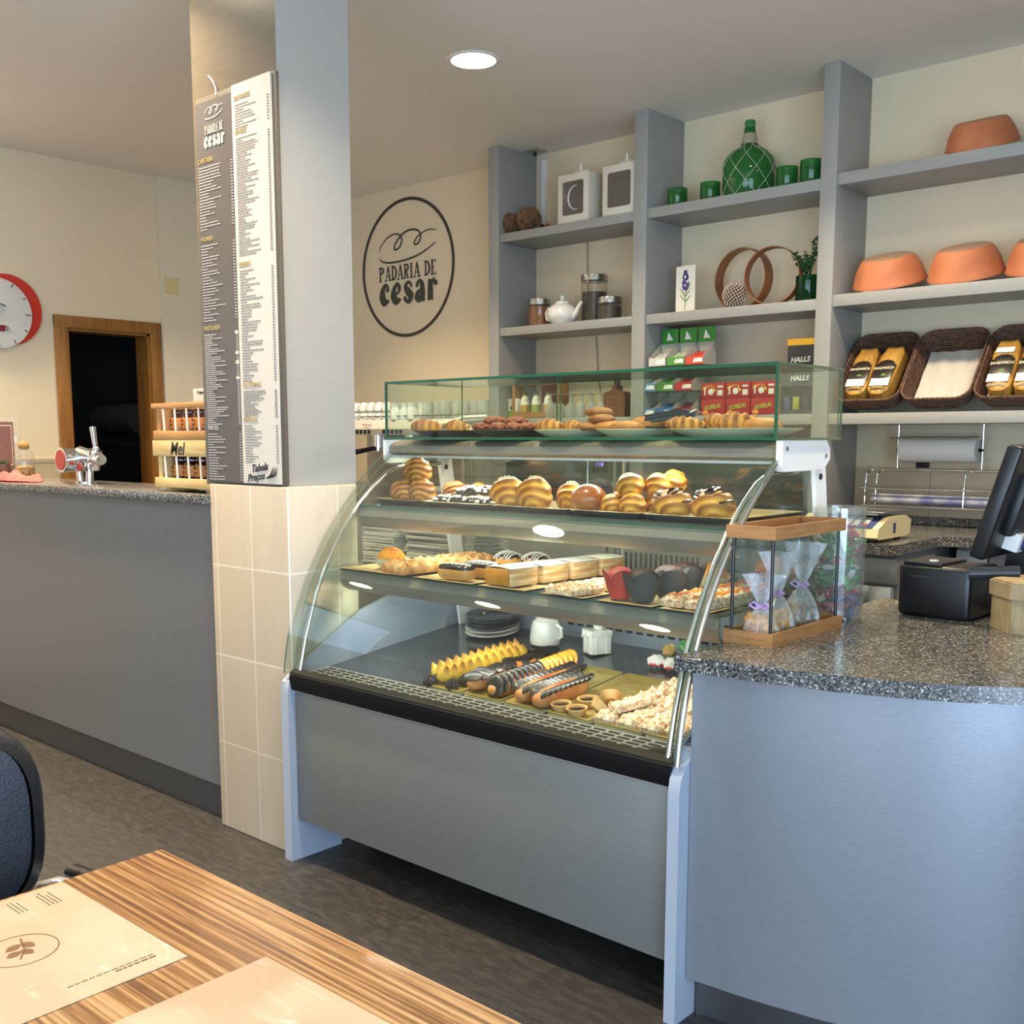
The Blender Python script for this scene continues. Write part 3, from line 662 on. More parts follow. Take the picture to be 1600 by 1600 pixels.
MB().lathe([(.04, .099), (.038, .108), (.018, .118), (.007, .12), (.006, .126), (.012, .132), (.009, .141), (0, .143)], 28).obj('lid', M_white, t)
MB().tube([(.066, 0, .035), (.09, 0, .05), (.105, 0, .078), (.125, 0, .102)], [.018, .014, .01, .008], 14).obj('spout', M_white, t)
MB().tube([(-.06, 0, .085), (-.09, 0, .086), (-.108, 0, .062), (-.1, 0, .03), (-.076, 0, .018)], .007, 10).obj('handle', M_white, t)
# green glass
M_gg = glass('green_bottle_glass', '#86c78c', .3, ior=1.5, dcol='#3c8a49')
t = T('demijohn', 'big green glass demijohn wrapped in white netting on the top middle shelf', 'bottle', (-2.675, 4.77, 2.505))
MB().lathe([(0, .004), (.115, .002), (.122, .012), (.124, .14), (.115, .18), (.088, .212), (.05, .232), (.038, .245), (.03, .29), (.022, .345), (.022, .35)], 44).obj('body', M_gg, t)
MB().lathe([(.0235, .31), (.0245, .312), (.026, .352), (.022, .358), (0, .358)], 24).obj('cap', mat('green_cap', '#2f7a3e', .4), t)
MB().lathe([(.041, .247), (.0315, .29), (.0245, .31)], 28).obj('neck_wrap', mat('beige_wrap', '#a39a82', .7), t)
mb = MB()
def prof(z):
    P = [(.124, .0), (.126, .14), (.117, .18), (.09, .212), (.052, .232), (.04, .247)]
    for (r0, a), (r1, b) in zip(P, P[1:]):
        if a <= z <= b: return r0+(r1-r0)*(z-a)/(b-a)
    return P[-1][0]
for k in range(8):
    for s in (-1, 1):
        mb.tube([((prof(z)+.001)*math.cos(a), (prof(z)+.001)*math.sin(a), z) for z, a in ((.245*j/14, k*math.pi/4+s*j/14*math.pi/2) for j in range(15))], .0016, 5)
mb.obj('netting', mat('netting_cord', '#a8ab94', .7), t)
for nx, (x, y, h, r, l) in enumerate(((-3.045, 4.72, .088, .05, 'green glass tumbler, farthest left on the top middle shelf'), (-2.853, 4.715, .088, .049, 'green glass tumbler just left of the demijohn'), (-2.447, 4.72, .095, .05, 'green glass tumbler just right of the demijohn'), (-2.328, 4.725, .108, .052, 'tallest green glass tumbler at the right end of the top middle shelf'))):
    o = MB().lathe([(0, 0), (r*.92, 0), (r, .006), (r, h), (r-.004, h), (r-.004, .008), (0, .008)], 32).obj('glass_tumbler', M_gg); o.location = (x, y, 2.5055)
    tag(o, l, 'tumbler')
# second row of the middle bay
t = T('flower_card', 'tall white card with a purple hyacinth painting leaning on the middle shelf', 'picture', (-2.995, 4.74, 1.981), 0)
MB().b2((-.056, -.006, 0), (.056, .0, .235)).obj('panel', mat('card_white', '#efe8d6', .6), t)
mb = MB(); rnd = random.Random(5)
for k in range(60):
    z = rnd.uniform(.12, .21); wv = .026*(1-abs(z-.155)/.07); mb.blob((rnd.uniform(-wv, wv)*.9, -.0075, z), (.0055, .0015, .006), nu=6, nv=4)
mb.obj('petals', mat('hyacinth_purple', '#5a4a96', .6, c2='#3b2f6e', scale=80), t)
mb = MB(); mb.tube([(0, -.0072, .02), (.002, -.0072, .12)], .0018, 5)
for s, a, b in ((-1, .06, .1), (1, .055, .09), (-1, .085, .13), (1, .08, .125), (1, .1, .15)): mb.tube([(0, -.0072, a), (s*.018, -.0072, (a+b)/2), (s*.034, -.0072, b)], [.002, .003, .0006], 5)
mb.obj('stem_and_leaves', mat('stem_green', '#6f8a4a', .6), t)
M_ply = mat('steamed_plywood', '#9a6238', .45, c2='#83502b', scale=5, stretch=(1, 8, 1))
def hoop(label, x, y, r, wd, rz, lean):
    t = MB(); n = 60
    A = [(r*math.cos(2*math.pi*i/n), -wd/2, r*math.sin(2*math.pi*i/n)) for i in range(n)]; B = [(a, wd/2, c) for a, b, c in A]
    k = (r-.005)/r; A2 = [(a*k, b, c*k) for a, b, c in A]; B2 = [(a*k, b, c*k) for a, b, c in B]
    loft(t, A, B); loft(t, A2, B2); loft(t, A, A2); loft(t, B, B2)
    o = t.obj('wooden_hoop', M_ply); o.location = (x, y, 1.981+r); o.rotation_euler = (R(lean), 0, rz); tag(o, label, 'hoop'); return o
hoop('bent wood hoop, larger left one of the pair behind the speckled ball', -2.715, 4.82, .15, .065, R(-6), 0)
hoop('bent wood hoop, smaller right one overlapping the other behind the speckled ball', -2.50, 4.72, .135, .06, R(8), 0)
wball('speckled_ball', 'brown and white speckled ball in front of the two wooden hoops', (-2.688, 4.69, 1.98), .06, 210, mat('seed_pale', '#c9b7a3', .6), mat('seed_dark', '#3c271c', .7), .0052)
t = T('potted_plant', 'leafy green plant in a green glass pot at the right end of the middle shelf', 'plant', (-2.33, 4.735, 1.981))
MB().lathe([(0, 0), (.052, 0), (.056, .006), (.056, .12), (.052, .12), (.052, .01), (0, .01)], 30).obj('pot', glass('green_pot_glass', '#2d6b3d', .35, dcol='#14482a'), t)
mb = MB(); rnd = random.Random(9)
for k in range(26):
    a = rnd.uniform(0, 6.28); sp = rnd.uniform(.01, .075); H = rnd.uniform(.04, .11)+(.09 if math.cos(a) > .5 else 0)
    p0 = Vector((0, 0, .09)); p2 = Vector((sp*math.cos(a)*1.1, sp*math.sin(a)*.8, .12+H)); p1 = (p0+p2)/2+Vector((0, 0, .02))
    mb.tube([p0, p1, p2], .0015, 5)
    for j in range(10):
        q = p1.lerp(p2, j/9)+Vector([rnd.uniform(-.012, .012) for _ in range(3)]); mb.blob(q, (.0085, .0085, .003), nu=6, nv=4, rot=(rnd.uniform(-1, 1), rnd.uniform(-1, 1), 0))
mb.obj('foliage', mat('dark_leaf_green', '#2f5a2c', .5, c2='#1d3b1f', scale=30), t)
# terracotta bowls upside down
M_ter = mat('terracotta', '#c47a52', .6, c2='#b06640', scale=7, bump=.1); M_terb = mat('terracotta_base', '#b08f78', .8, c2='#a38069', scale=10)
def bowl(label, x, y, z, r, h):
    t = T('terracotta_bowl', label, 'bowl', (x, y-.0, z+r*math.sin(R(18))), 0, 'upturned terracotta bowls on the right shelves', (R(18), 0, 0))
    MB().lathe([(r-.008, .0), (r, .0), (r, .008), (r*.975, .014), (r*.9, h*.5), (r*.76, h*.86), (r*.7, h*.95), (r*.66, h)], 48).obj('wall', M_ter, t)
    MB().lathe([(0, h*.985), (r*.6, h*.985), (r*.66, h*1.0)], 48).obj('base', M_terb, t)
bowl('upturned terracotta bowl alone on the top right shelf', -1.6, 4.79, 2.516, .145, .105)
bowl('upturned terracotta bowl beside the upright on the lower right shelf', -1.965, 4.79, 1.992, .158, .115)
bowl('upturned terracotta bowl in the middle of the lower right shelf', -1.635, 4.79, 1.992, .155, .12)
bowl('upturned terracotta bowl cut off by the right photo edge', -1.318, 4.79, 1.992, .155, .12)
# wicker baskets tilted forward
M_bas = mat('dark_rattan', '#6a4a38', .6, c2='#3b281d', scale=50, bump=1.0, bscale=90)
def rrect(w, h, r, n=6):
    P = []
    for cx, cy, a0 in ((w/2-r, h/2-r, 0), (-w/2+r, h/2-r, 90), (-w/2+r, -h/2+r, 180), (w/2-r, -h/2+r, 270)):
        for k in range(n+1): a = R(a0+90*k/n); P.append((cx+r*math.cos(a), cy+r*math.sin(a)))
    return P
BT = R(50)
def basket(label, x, wd):
    """local frame: floor of the basket in xy, opening up z; the whole thing tilted to face the shop"""
    t = T('wicker_basket', label, 'basket', (x, 4.685, 1.466), 0, None, (BT, 0, 0))
    L, H = .40, .075
    mb = MB(); sect = [(1.0, .003, 0), (.93, .003, -.001), (1.0, .0, .0)]
    Pb = rrect(wd*.84, L*.88, .05); Pt = rrect(wd, L, .06)
    def ring(s, z, P0, P1): return [(a[0]*(1-s)+b[0]*s, a[1]*(1-s)+b[1]*s+L/2, z) for a, b in zip(P0, P1)]
    prev = None
    rows = 7
    for k in range(rows):   # woven wall built of stacked rope courses
        s = (k+.5)/rows; mb.tube(ring(s, H*s, Pb, Pt), H/rows*.62, 6, closed=True)
    mb.obj('woven_side', M_bas, t)
    MB().prism([(a, b+L/2) for a, b in rrect(wd*.86, L*.9, .05)], 0, .006).obj('woven_base', M_bas, t)
    mb = MB()
    n = 110; P = ring(1, H+.004, Pb, Pt)
    from itertools import accumulate
    seg = [(Vector(P[i]), Vector(P[(i+1) % len(P)])) for i in range(len(P))]; tot = sum((b-a).length for a, b in seg)
    def at(s):
        s = (s % 1)*tot
        for a, b in seg:
            l = (b-a).length
            if s <= l: return a.lerp(b, s/l if l else 0)
            s -= l
        return seg[0][0]
    for ph in (0, math.pi): mb.tube([at(i/220)+Vector((0, 0, .005*math.sin(i*.9+ph)))+Vector((0, 0, 0)) for i in range(220)], .0058, 6, closed=True)
    mb.obj('braided_rim', M_bas, t); return t
bk1 = basket('dark wicker basket holding yellow bagged bread, leftmost of the row', -1.99, .29)
bk2 = basket('dark wicker basket with only a white paper liner, in the middle of the row', -1.69, .29)
bk3 = basket('dark wicker basket holding bagged bread at the right photo edge', -1.385, .29)
def liner(x, lbl):
    mb = MB(); rnd = random.Random(int(x*100) % 97)
    f = lambda u, v: ((u-.5)*.225, .05+v*.29, .012+.003*math.sin(u*19+v*3)+.002*math.sin(v*15+u*7))
    mb.grid(f, 20, 16); mb.grid(lambda u, v: Vector(f(u, v))-Vector((0, 0, .0012)), 20, 16)
    o = mb.obj('paper_liner', mat('greaseproof_paper', '#b9b3a8', .6)); o.location = (x, 4.685, 1.466); o.rotation_euler = (BT, 0, 0); tag(o, lbl, 'paper')
liner(-1.69, 'creased white paper lining the empty middle wicker basket'); liner(-1.385, 'white paper lining the wicker basket at the right photo edge')
M_bag = mat('yellow_film', '#b98c3a', .45, c2='#8f6a2a', scale=14, coat=.12, bump=.5, bscale=20); M_lab = mat('black_label', '#1d1611', .35, coat=.4)
def bread(label, x, cx, ct, lab, two, tz):
    t = T('bagged_bread', label, 'bread', (x, 4.685, 1.466), 0, None, (BT, 0, 0))
    rnd = random.Random(int(cx*1000)+5)
    MB().blob((cx, .17, .058), (.053, .145, .05), disp=lambda d, u, v: 1+.03*math.sin(u*44)*math.cos(v*9)+.02*math.sin(v*31), nu=40, nv=26, e=.5, rot=(0, 0, tz)).obj('film_bag', M_bag, t)
    MB().box((cx, .145, .106), (.09, .085, .006), (0, 0, tz), bev=.0028).blob((cx, .188, .1075), (.04, .026, .0035), nu=20, nv=6).obj('dark_label', M_lab, t)
    text('SANDWICH', .02, mat('label_cream', '#d8cdb0', .4), t, FR((cx-.001, .160, .1125), (1, .02, 0), (0, 1, 0)), sx=.85, off=.0004)
    text('PREMIUM', .012, mat('label_cream', '#d8cdb0', .4), t, FR((cx-.001, .148, .1095), (1, .02, 0), (0, 1, 0)), sx=.8) if False else None
    MB().blob((cx+.005, .125, .109), (.012, .008, .003), nu=12, nv=6).obj('leaf_print', mat('label_green', '#4f7a33', .5), t)
    MB().box((cx, .083, .1075), (.085, .038, .004), (R(5), 0, 0)).obj('white_sticker', M_wpaint, t)
    if two: MB().box((cx-.005, .235, .110), (.07, .03, .004), (R(-8), 0, 0)).obj('white_sticker', M_wpaint, t)
    text('SANDWICH', .015, M_lab, t, FR((cx, .048, .1035), (1, .0, 0), (0, .95, .25)), sx=.9, off=.0004)
bread('yellow bag of sliced bread, left one in the leftmost wicker basket', -1.99, -.056, 0, 0, False, R(2)); bread('yellow bag of sliced bread, right one in the leftmost wicker basket', -1.99, .054, 0, 0, False, R(-3))
bread('bag of sliced bread with white stickers, left in the basket at the right photo edge', -1.385, -.056, 0, 0, True, R(3)); bread('bag of sliced bread partly cut off by the right photo edge', -1.385, .056, 0, 0, True, R(-2))
# ---------------- third shelf, left bay ----------------
Z3 = 1.4642
M_carton = mat('carton_white', '#dcd9d0', .5)
t = T('small_carton', 'small white and green carton standing at the left end of the third shelf', 'box', (-4.13, 4.72, Z3))
MB().box((0, 0, .058), (.07, .04, .116), bev=.002).obj('box_body', M_carton, t)
MB().box((0, -.0206, .024), (.069, .001, .046)).obj('green_band', mat('lime_print', '#86a52c', .5), t)
MB().blob((0, -.0208, .062), (.02, .001, .012), nu=10, nv=6).obj('dark_print', mat('dark_print', '#3a3128', .5), t)
M_cwood = mat('crate_wood', '#a9783c', .55, c2='#8c5e2a', scale=8, stretch=(2, 2, 10))
t = T('bottle_crate', 'open wooden frame crate holding three fruit drink bottles on the third shelf', 'crate', (-3.955, 4.74, Z3))
mb = MB()
for s in (-1, 1): mb.box((s*.165, 0, .104), (.022, .09, .208), bev=.002)
mb.box((0, 0, .2), (.35, .09, .022), bev=.002).box((0, 0, .006), (.35, .1, .012), bev=.002); mb.obj('frame', M_cwood, t)
MB().box((0, -.048, .022), (.33, .008, .03)).obj('front_slat', M_cwood, t); MB().box((.03, .045, .14), (.11, .004, .1)).obj('red_back_card', mat('card_red', '#9a3226', .5), t)
text('NECTAR', .02, M_ink, t, FR((-.05, -.0525, .022), (1, 0, 0), (0, 0, 1))) if False else None
for i, (x, c, l) in enumerate(((-4.06, '#b8912c', 'amber fruit drink bottle, left of the three in the wooden crate'), (-3.975, '#8f9a32', 'green-gold fruit drink bottle, middle of the three in the wooden crate'), (-3.885, '#b98d38', 'amber fruit drink bottle, right of the three in the wooden crate'))):
    b = T('drink_bottle', l, 'bottle', (x, 4.728, Z3+.0122))
    MB().lathe([(0, 0), (.028, 0), (.03, .006), (.03, .045), (.027, .07), (.018, .1), (.012, .118), (.012, .128), (0, .128)], 24).obj('body', mat('drink_%d' % i, c, .12, coat=.6), b)
    MB().lathe([(.0275, .07), (.0285, .066), (.0215, .1), (.0145, .116), (.0125, .116)], 24).obj('label', mat('floral_label', '#e3ded2', .5, c2='#8c4a33', scale=60, ramp=(.6, .66)), b)
    MB().lathe([(0, .14), (.0135, .14), (.0145, .128), (0, .128)], 20).obj('cap', mat('metal_cap', '#3b4a3a', .4), b)
t = T('liqueur_bottle', 'flat amber glass liqueur bottle with black stopper at the right of the third shelf', 'bottle', (-3.385, 4.70, Z3))
MB().prism([(-.068, 0), (.068, 0), (.07, .01), (.07, .115), (.06, .132), (.02, .142), (.014, .15), (.014, .165), (-.014, .165), (-.014, .15), (-.02, .142), (-.06, .132), (-.07, .115), (-.07, .01)], -.028, .028, 'y').obj('glass_body', mat('amber_glass', '#5a2c10', .08, coat=.8), t)
MB().prism([(-.04, .02), (.04, .02), (.04, .11), (-.04, .11)], -.0295, -.028, 'y').obj('label', mat('brown_label', '#4a2a17', .5, c2='#7a4a28', scale=70), t)
mb = MB()
for a in ((-.042, .018, .042, .0195), (-.042, .1095, .042, .111), (-.042, .018, -.0405, .111), (.0405, .018, .042, .111), (-.03, .05, .03, .0512)): mb.b2((a[0], -.0305, a[1]), (a[2], -.0293, a[3]))
mb.obj('label_border', mat('copper_print', '#c89a6a', .4, metal=.3), t)
MB().cyl((0, 0, .165), (0, 0, .208), .017, 20).obj('stopper', M_black, t)
t = T('dark_bottle', 'slim dark bottle half hidden behind the liqueur bottle and upright', 'bottle', (-3.29, 4.80, Z3))
MB().lathe([(0, 0), (.03, 0), (.03, .12), (.012, .15), (.012, .175), (0, .175)], 20).obj('body', mat('dark_glass', '#1f2a1c', .1, coat=.5), t)
# wine glasses upside down in rows
M_wg = glass('wine_glass', '#e6e8e2', .3)
proto = T('wine_glass', 'x', 'glass', (0, 0, 0))
MB().lathe([(.03, 0), (.036, .03), (.033, .06), (.012, .08), (.004, .085), (.004, .125), (.028, .13), (.028, .132), (0, .132)], 20).obj('bowl_and_stem', M_wg, proto)
k = 0
for j in range(3):
    for i in range(6):
        lbl = 'stemmed glass standing rim-down, %s in the %s row' % (['first from left', 'second from left', 'third from left', 'fourth from left', 'fifth from left', 'last on the right'][i], ['front', 'middle', 'back'][j])
        q = proto if k == 0 else dup(proto)
        q.location = (-3.83+.07*i+.012*j, 4.685+.085*j, Z3); q['label'] = lbl; q['group'] = 'stemmed glasses upside down on the third shelf'; k += 1
# ---------------- third shelf, middle bay: sweets ----------------
M_in = mat('carton_grey_inside', '#a8a69e', .7)
def gumtray(x, z, c, pack, tri, lbl, y=4.70, back=None, w=.098):
    t = T('gum_display', lbl, 'candy display', (x, y, z), 0, 'chewing gum displays on the third shelf')
    mc = mat('carton_'+c, c, .4)
    mb = MB(); mb.box((0, 0, .002), (w, .12, .003))
    for s in (-1, 1): mb.prism([(-.06, 0), (.06, 0), (.06, .125), (-.06, .04)], s*(w/2)-.001, s*(w/2)+.001, 'x')
    mb.box((0, .059, .062), (w, .003, .125)); mb.obj('carton_shell', M_in, t)
    MB().box((0, -.0605, .02), (w, .003, .04)).obj('front_flap', mc, t)
    MB().prism([(-w*.08, .01), (w*.14, .01), (w*.05, .034)], -.0632, -.062, 'y').obj('white_triangle', M_wpaint, t)
    MB().box((w*.3, -.0625, .02), (w*.34, .001, .02)).obj('white_stripe', M_wpaint, t)
    mp = mat('pack_'+pack, pack, .35)
    for q in range(4): MB().box((-w*.36+w*.24*q, -.0+.004*(q % 2), .042), (w*.2, .095, .018), (R(26), 0, 0), bev=.003).obj('gum_pack', mp, t)
    if back:
        mb = MB(); mb.box((0, .057, .155), (w, .003, .075), (R(0), 0, 0)); mb.obj('back_card', mat('carton_'+back, back, .4), t)
        MB().prism([(-.018, .135), (.022, .135), (-.008, .178)], .052, .0545, 'y').obj('back_triangle', M_wpaint, t)
gx = (-3.155, -3.045, -2.935); W3 = ('left', 'middle', 'right')
for i, (c, p) in enumerate((('#3c78b4', '#5b6f8c'), ('#2a5ea0', '#2b63ac'), ('#6b1f36', '#7d1f3d'))): gumtray(gx[i], Z3, c, p, 1, '%s gum display box, %s one of the bottom tier on the third shelf' % (('light blue', 'deep blue', 'maroon')[i], W3[i]))
for i, (c, p) in enumerate((('#4f86b8', '#b8bcb8'), ('#3e7a34', '#4d8f3c'), ('#b02832', '#a82430'))): gumtray(gx[i], Z3+.127, c, p, 1, '%s gum display box, %s one of the second tier on the third shelf' % (('pale blue', 'green', 'red')[i], W3[i]))
for i, (c, p) in enumerate((('#c6c9c0', '#c9ccc4'), ('#4d8f3c', '#b7c9a8'), ('#c24a34', '#c8452f'))): gumtray(gx[i]+.06, Z3+.254, c, p, 1, 'green-backed gum display box, %s one of the top tier on the third shelf' % W3[i], back='#2f8a2f', w=.1)
M_gum = mat('gum_box_red', '#a3222a', .42); M_yel = mat('gum_yellow', '#e6d23c', .5); M_lim = mat('gum_lime', '#9fae3a', .5); M_org = mat('gum_orange', '#d88a3a', .5)
for r_ in range(2):
    for i in range(4):
        x = -2.782+.138*i; z = Z3+.0805*r_
        t = T('gum_box', 'red chewing gum box in the %s row, %s' % (('lower', 'upper')[r_], ('farthest left', 'second from left', 'third from left', 'farthest right')[i]), 'box', (x, 4.72, z), 0, 'red chewing gum boxes stacked two high')
        MB().box((0, 0, .04), (.132, .1, .0795), bev=.002).obj('box_body', M_gum, t)
        if r_:
            cs = []
            for q, ch in enumerate('Gorila'):
                a = R(150-q*26); cs.append(text(ch, .022, M_yel, t, FR((-.02+.033*math.cos(a), -.0508, .036+.028*math.sin(a)), (1, 0, .0+.5*math.cos(a+1.57)), (0, 0, 1)), off=.0008))
            join('lettering', cs, t)
            MB().box((.04, -.0508, .03), (.028, .001, .026)).box((.04, -.0508, .06), (.03, .001, .01)).obj('white_label', M_carton, t)
            MB().tube([(-.045, -.0508, .02), (-.045, -.0508, .06)], .004, 6).blob((-.012, -.0508, .036), (.016, .001, .016), nu=12, nv=6).obj('pale_print', M_carton, t)
        else:
            text('GORILA!', .028, M_lim, t, FR((.0, -.0508, .042), (1, 0, .16), (-.1, 0, 1)), off=.001, sx=.85)
            MB().blob((-.04, -.0508, .014), (.018, .001, .012), nu=12, nv=6).obj('orange_print', M_org, t)
t = T('cough_drop_display', 'tall grey-blue cough drop display case against the upright, lettered HALLS', 'candy display', (-2.33, 4.72, Z3))
MB().b2((-.09, -.055, 0), (.085, .06, .205), .003).obj('case', mat('halls_grey', '#4c545a', .35), t)
MB().b2((-.08, -.058, .02), (.075, -.055, .13)).obj('dark_front', mat('halls_dark', '#252b31', .3), t)
for q in range(3): MB().box((-.045+.045*q, -.062, .05), (.03, .01, .06), bev=.002).obj('lozenge_pack', mat('pack_%d' % q, ('#3d5a78', '#9a9a3a', '#3a3f46')[q], .3), t)
text('HALLS', .032, M_wpaint, t, FR((.01, -.0585, .165), (1, 0, 0), (0, 0, 1)), shear=.2, off=.001)
t = T('cough_drop_carton', 'black carton with yellow top lettered HALLS on the display case', 'box', (-2.325, 4.72, Z3+.2055))
MB().b2((-.065, -.045, 0), (.07, .05, .145), .002).obj('box_body', mat('halls_black', '#26272b', .35), t)
MB().b2((-.066, -.0465, .112), (.071, -.045, .142)).obj('yellow_band', mat('halls_yellow', '#b98f1f', .4), t)
text('HALLS', .034, mat('silver_print', '#a9aaa8', .3), t, FR((.0, -.0468, .045), (1, 0, .03), (0, 0, 1)), shear=.2, off=.001)
text('X-STRONG', .018, M_ink, t, FR((.0, -.0468, .127), (1, 0, .03), (0, 0, 1))) if False else None

# ---------------- back counters ----------------
mb = MB(); mb.b2((-5.75, 4.38, .917), (-2.36, 4.955, .957), .004)
tag(mb.obj('back_worktop', M_granite), 'granite worktop along the back wall under the coffee machine', 'worktop')
mb = MB(); mb.prism([(-2.355, 3.92), (-1.56, 3.92), (-1.54, 3.94), (-1.54, 4.36), (-1.5, 4.4), (1.5, 4.41), (1.5, 4.945), (-2.355, 4.945)], .917, .957)
tag(mb.obj('back_worktop', M_granite), 'stepped granite worktop carrying the kitchen scale on the right', 'worktop')
tag(MB().b2((-2.15, 4.925, .958), (1.5, 4.948, .995)).obj('granite_upstand', M_granite), 'low granite upstrip against the tiled wall behind the scale', 'upstand')
M_cab = mat('grey_cabinet', '#7e8082', .38, metal=.25)
t = T('undercounter_fridge', 'steel undercounter fridge with dark glass door below the kitchen scale', 'fridge', (-1.95, 4.0, 0))
MB().b2((-.4, .0, .08), (.395, .9, .915)).obj('body', M_cab, t)
MB().b2((-.4, -.03, .80), (.395, 0, .9), .003).obj('fascia', M_cab, t)
mb = MB()
for a, b in (((-.39, .14), (-.31, .79)), ((.30, .14), (.385, .79)), ((-.31, .14), (.3, .22)), ((-.31, .70), (.3, .79))): mb.b2((a[0], -.04, a[1]), (b[0], 0, b[1]), .002)
mb.obj('door_frame', mat('door_aluminium', '#9b9d9e', .3, metal=.6), t); MB().b2((-.31, -.025, .22), (.3, -.02, .7)).obj('door_glass', mat('black_door_glass', '#12100e', .12, coat=.5), t)
t = T('base_cabinet', 'grey base cabinet with a lighter filler strip right of the undercounter fridge', 'cabinet', (-.6, 4.46, 0))
MB().b2((-.9, .02, .08), (2.05, .46, .915)).obj('body', M_cab, t); MB().b2((-.9, 0, .1), (-.78, .02, .9), .002).obj('filler_strip', mat('light_grey_strip', '#a6a8a8', .4), t)
for i in range(3): MB().b2((-.77+.9*i, 0, .1), (.12+.9*i, .02, .9), .002).obj('cabinet_door', M_cab, t)
t = T('base_cabinet', 'long steel base cabinet with a vent grille under the coffee machine worktop', 'cabinet', (-4.05, 4.42, 0))
MB().b2((-1.65, .02, .08), (1.65, .5, .915)).obj('body', M_cab, t)
for i in range(4): MB().b2((-1.64+.82*i, 0, .1), (-.83+.82*i, .02, .9), .002).obj('cabinet_door', M_cab, t)
mb = MB()
for q in range(16): mb.b2((.9+.03*q, -.002, .62), (.915+.03*q, .002, .78))
mb.obj('vent_slots', M_dark, t)
t = T('microwave_oven', 'dark steel countertop oven under the third shelf seen through the case', 'oven', (-3.55, 4.48, .957))
MB().b2((-.3, .0, .012), (.3, .42, .34), .006).obj('body', mat('appliance_steel', '#4f5152', .35, metal=.5), t)
MB().b2((-.28, -.006, .03), (.14, 0, .32), .003).obj('door', mat('appliance_door', '#1c1d1e', .15, coat=.5), t)
MB().b2((.17, -.004, .22), (.27, 0, .3)).obj('control_panel', M_black, t)
text('1:18', .03, mat('display_violet', '#8f7bff', .4, emit='#8f7bff', es=2), t, FR((.22, -.005, .26), (1, 0, 0), (0, 0, 1)))
MB().cyl((.155, -.02, .06), (.155, -.02, .29), .007, 10).obj('handle', M_chrome, t)
for a in (-.27, .27): MB().cyl((a, .05, 0), (a, .05, .014), .015, 12).obj('foot', M_black, t)
t = T('shelf_shade_panel', 'tall dark panel added behind the countertop oven for the shade under the shelf', 'panel', (-3.3, 4.94, .958))
MB().b2((-.88, -.006, 0), (1.1, .006, .452), .002).obj('panel', mat('shade_panel_grey', '#6b6c68', .35, metal=.6), t)  # added dark backing, stands in for shade on the wall under the shelf
# coffee machine
M_mach = mat('machine_ivory', '#d8d2c6', .3, coat=.3)
t = T('coffee_machine', 'wide ivory and steel espresso machine with cups on top, left of the shelving', 'coffee machine', (-4.67, 4.42, .957))
MB().b2((-.66, -.02, .03), (.58, .42, .12), .01).obj('drip_base', M_steel, t)
MB().b2((-.66, .2, .12), (.56, .42, .42)).obj('back_panel', M_steel, t)
mb = MB(); mb.prism([(0, .415), (0, .45), (.02, .508), (.46, .508), (.46, .42)], -.66, .60, 'x'); mb.obj('head_housing', M_mach, t)
MB().prism([(-.03+.0, .0), (0, 0)], 0, 0, 'x') if False else None
mb = MB(); mb.tube([(.14, -.004, .462), (.3, -.008, .485), (.42, -.008, .512), (.60, -.004, .517)], .012, 8, flat=1.0); mb.obj('curved_fairing', M_wpaint, t)
mb = MB(); mb.b2((-.66, -.002, .418), (.2, .002, .452)); mb.obj('button_strip', mat('strip_silver', '#a9a79e', .35, metal=.4), t)
for q in range(9): MB().b2((-.53+.038*q+(.1 if q > 3 else 0), -.006, .424), (-.506+.038*q+(.1 if q > 3 else 0), -.002, .447), .002).obj('brew_button', M_black, t)
MB().tube([(-.46, -.004, .476), (-.45, -.006, .484), (-.435, -.004, .474), (-.425, -.006, .48), (-.4, -.004, .475), (-.385, -.004, .478)], .0025, 6).obj('red_script_mark', mat('badge_red', '#a3342e'), t)
for x in (-.42, -.12, .2):
    MB().cyl((x, .09, .415), (x, .09, .34), .04, 24).cyl((x, .09, .34), (x, .09, .315), .036, 24).obj('brew_head', M_chrome, t)
    MB().cyl((x, .07, .335), (x, -.1, .31), .013, 12, .017).obj('portafilter_handle', M_black, t)
for s in (-.6, .5): MB().tube([(s, -.01, .4), (s, -.03, .3), (s+.01, -.03, .18)], .006, 8).obj('steam_wand', M_chrome, t)
MB().tube([(-.64, .02, .51), (-.64, .02, .53), (.58, .02, .53), (.58, .02, .51)], .004, 8).obj('cup_rail', M_chrome, t)
for x in (-.6, .52):
    for y in (.04, .38): MB().cyl((x, y, 0), (x, y, .032), .02, 12).obj('foot', M_black, t)
ZM = 1.4655
cup = T('coffee_cup', 'x', 'cup', (0, 0, 0))
MB().lathe([(.018, 0), (.033, .0), (.034, .004), (.03, .03), (.02, .05), (.017, .054), (0, .054)], 24).obj('body', M_white, cup)
MB().tube([(-.03, 0, .012), (-.048, 0, .018), (-.046, 0, .036), (-.026, 0, .04)], .004, 8).obj('handle', M_white, cup)
MB().cyl((.0, 0, .05), (0, 0, .0545), .016, 16).obj('foot_ring', M_ink, cup)
k = 0
nth = ['first', 'second', 'third', 'fourth', 'fifth', 'sixth', 'seventh']
for r_ in range(2):
    for i in range(5):
        q = cup if k == 0 else dup(cup); q.location = (-5.25+.072*i, 4.475, ZM+.0548*r_); q.rotation_euler = (0, 0, R(30)); k += 1
        q['label'] = 'upturned white coffee cup on the espresso machine, %s from left in the %s layer' % (nth[i], ('lower', 'upper')[r_]); q['group'] = 'upturned coffee cups on the espresso machine'
jug = MB().lathe([(0, 0), (.034, 0), (.036, .03), (.033, .06), (.028, .072), (.03, .08), (.033, .1), (.031, .1), (0, .098)], 28).obj('porcelain_cup', M_white)
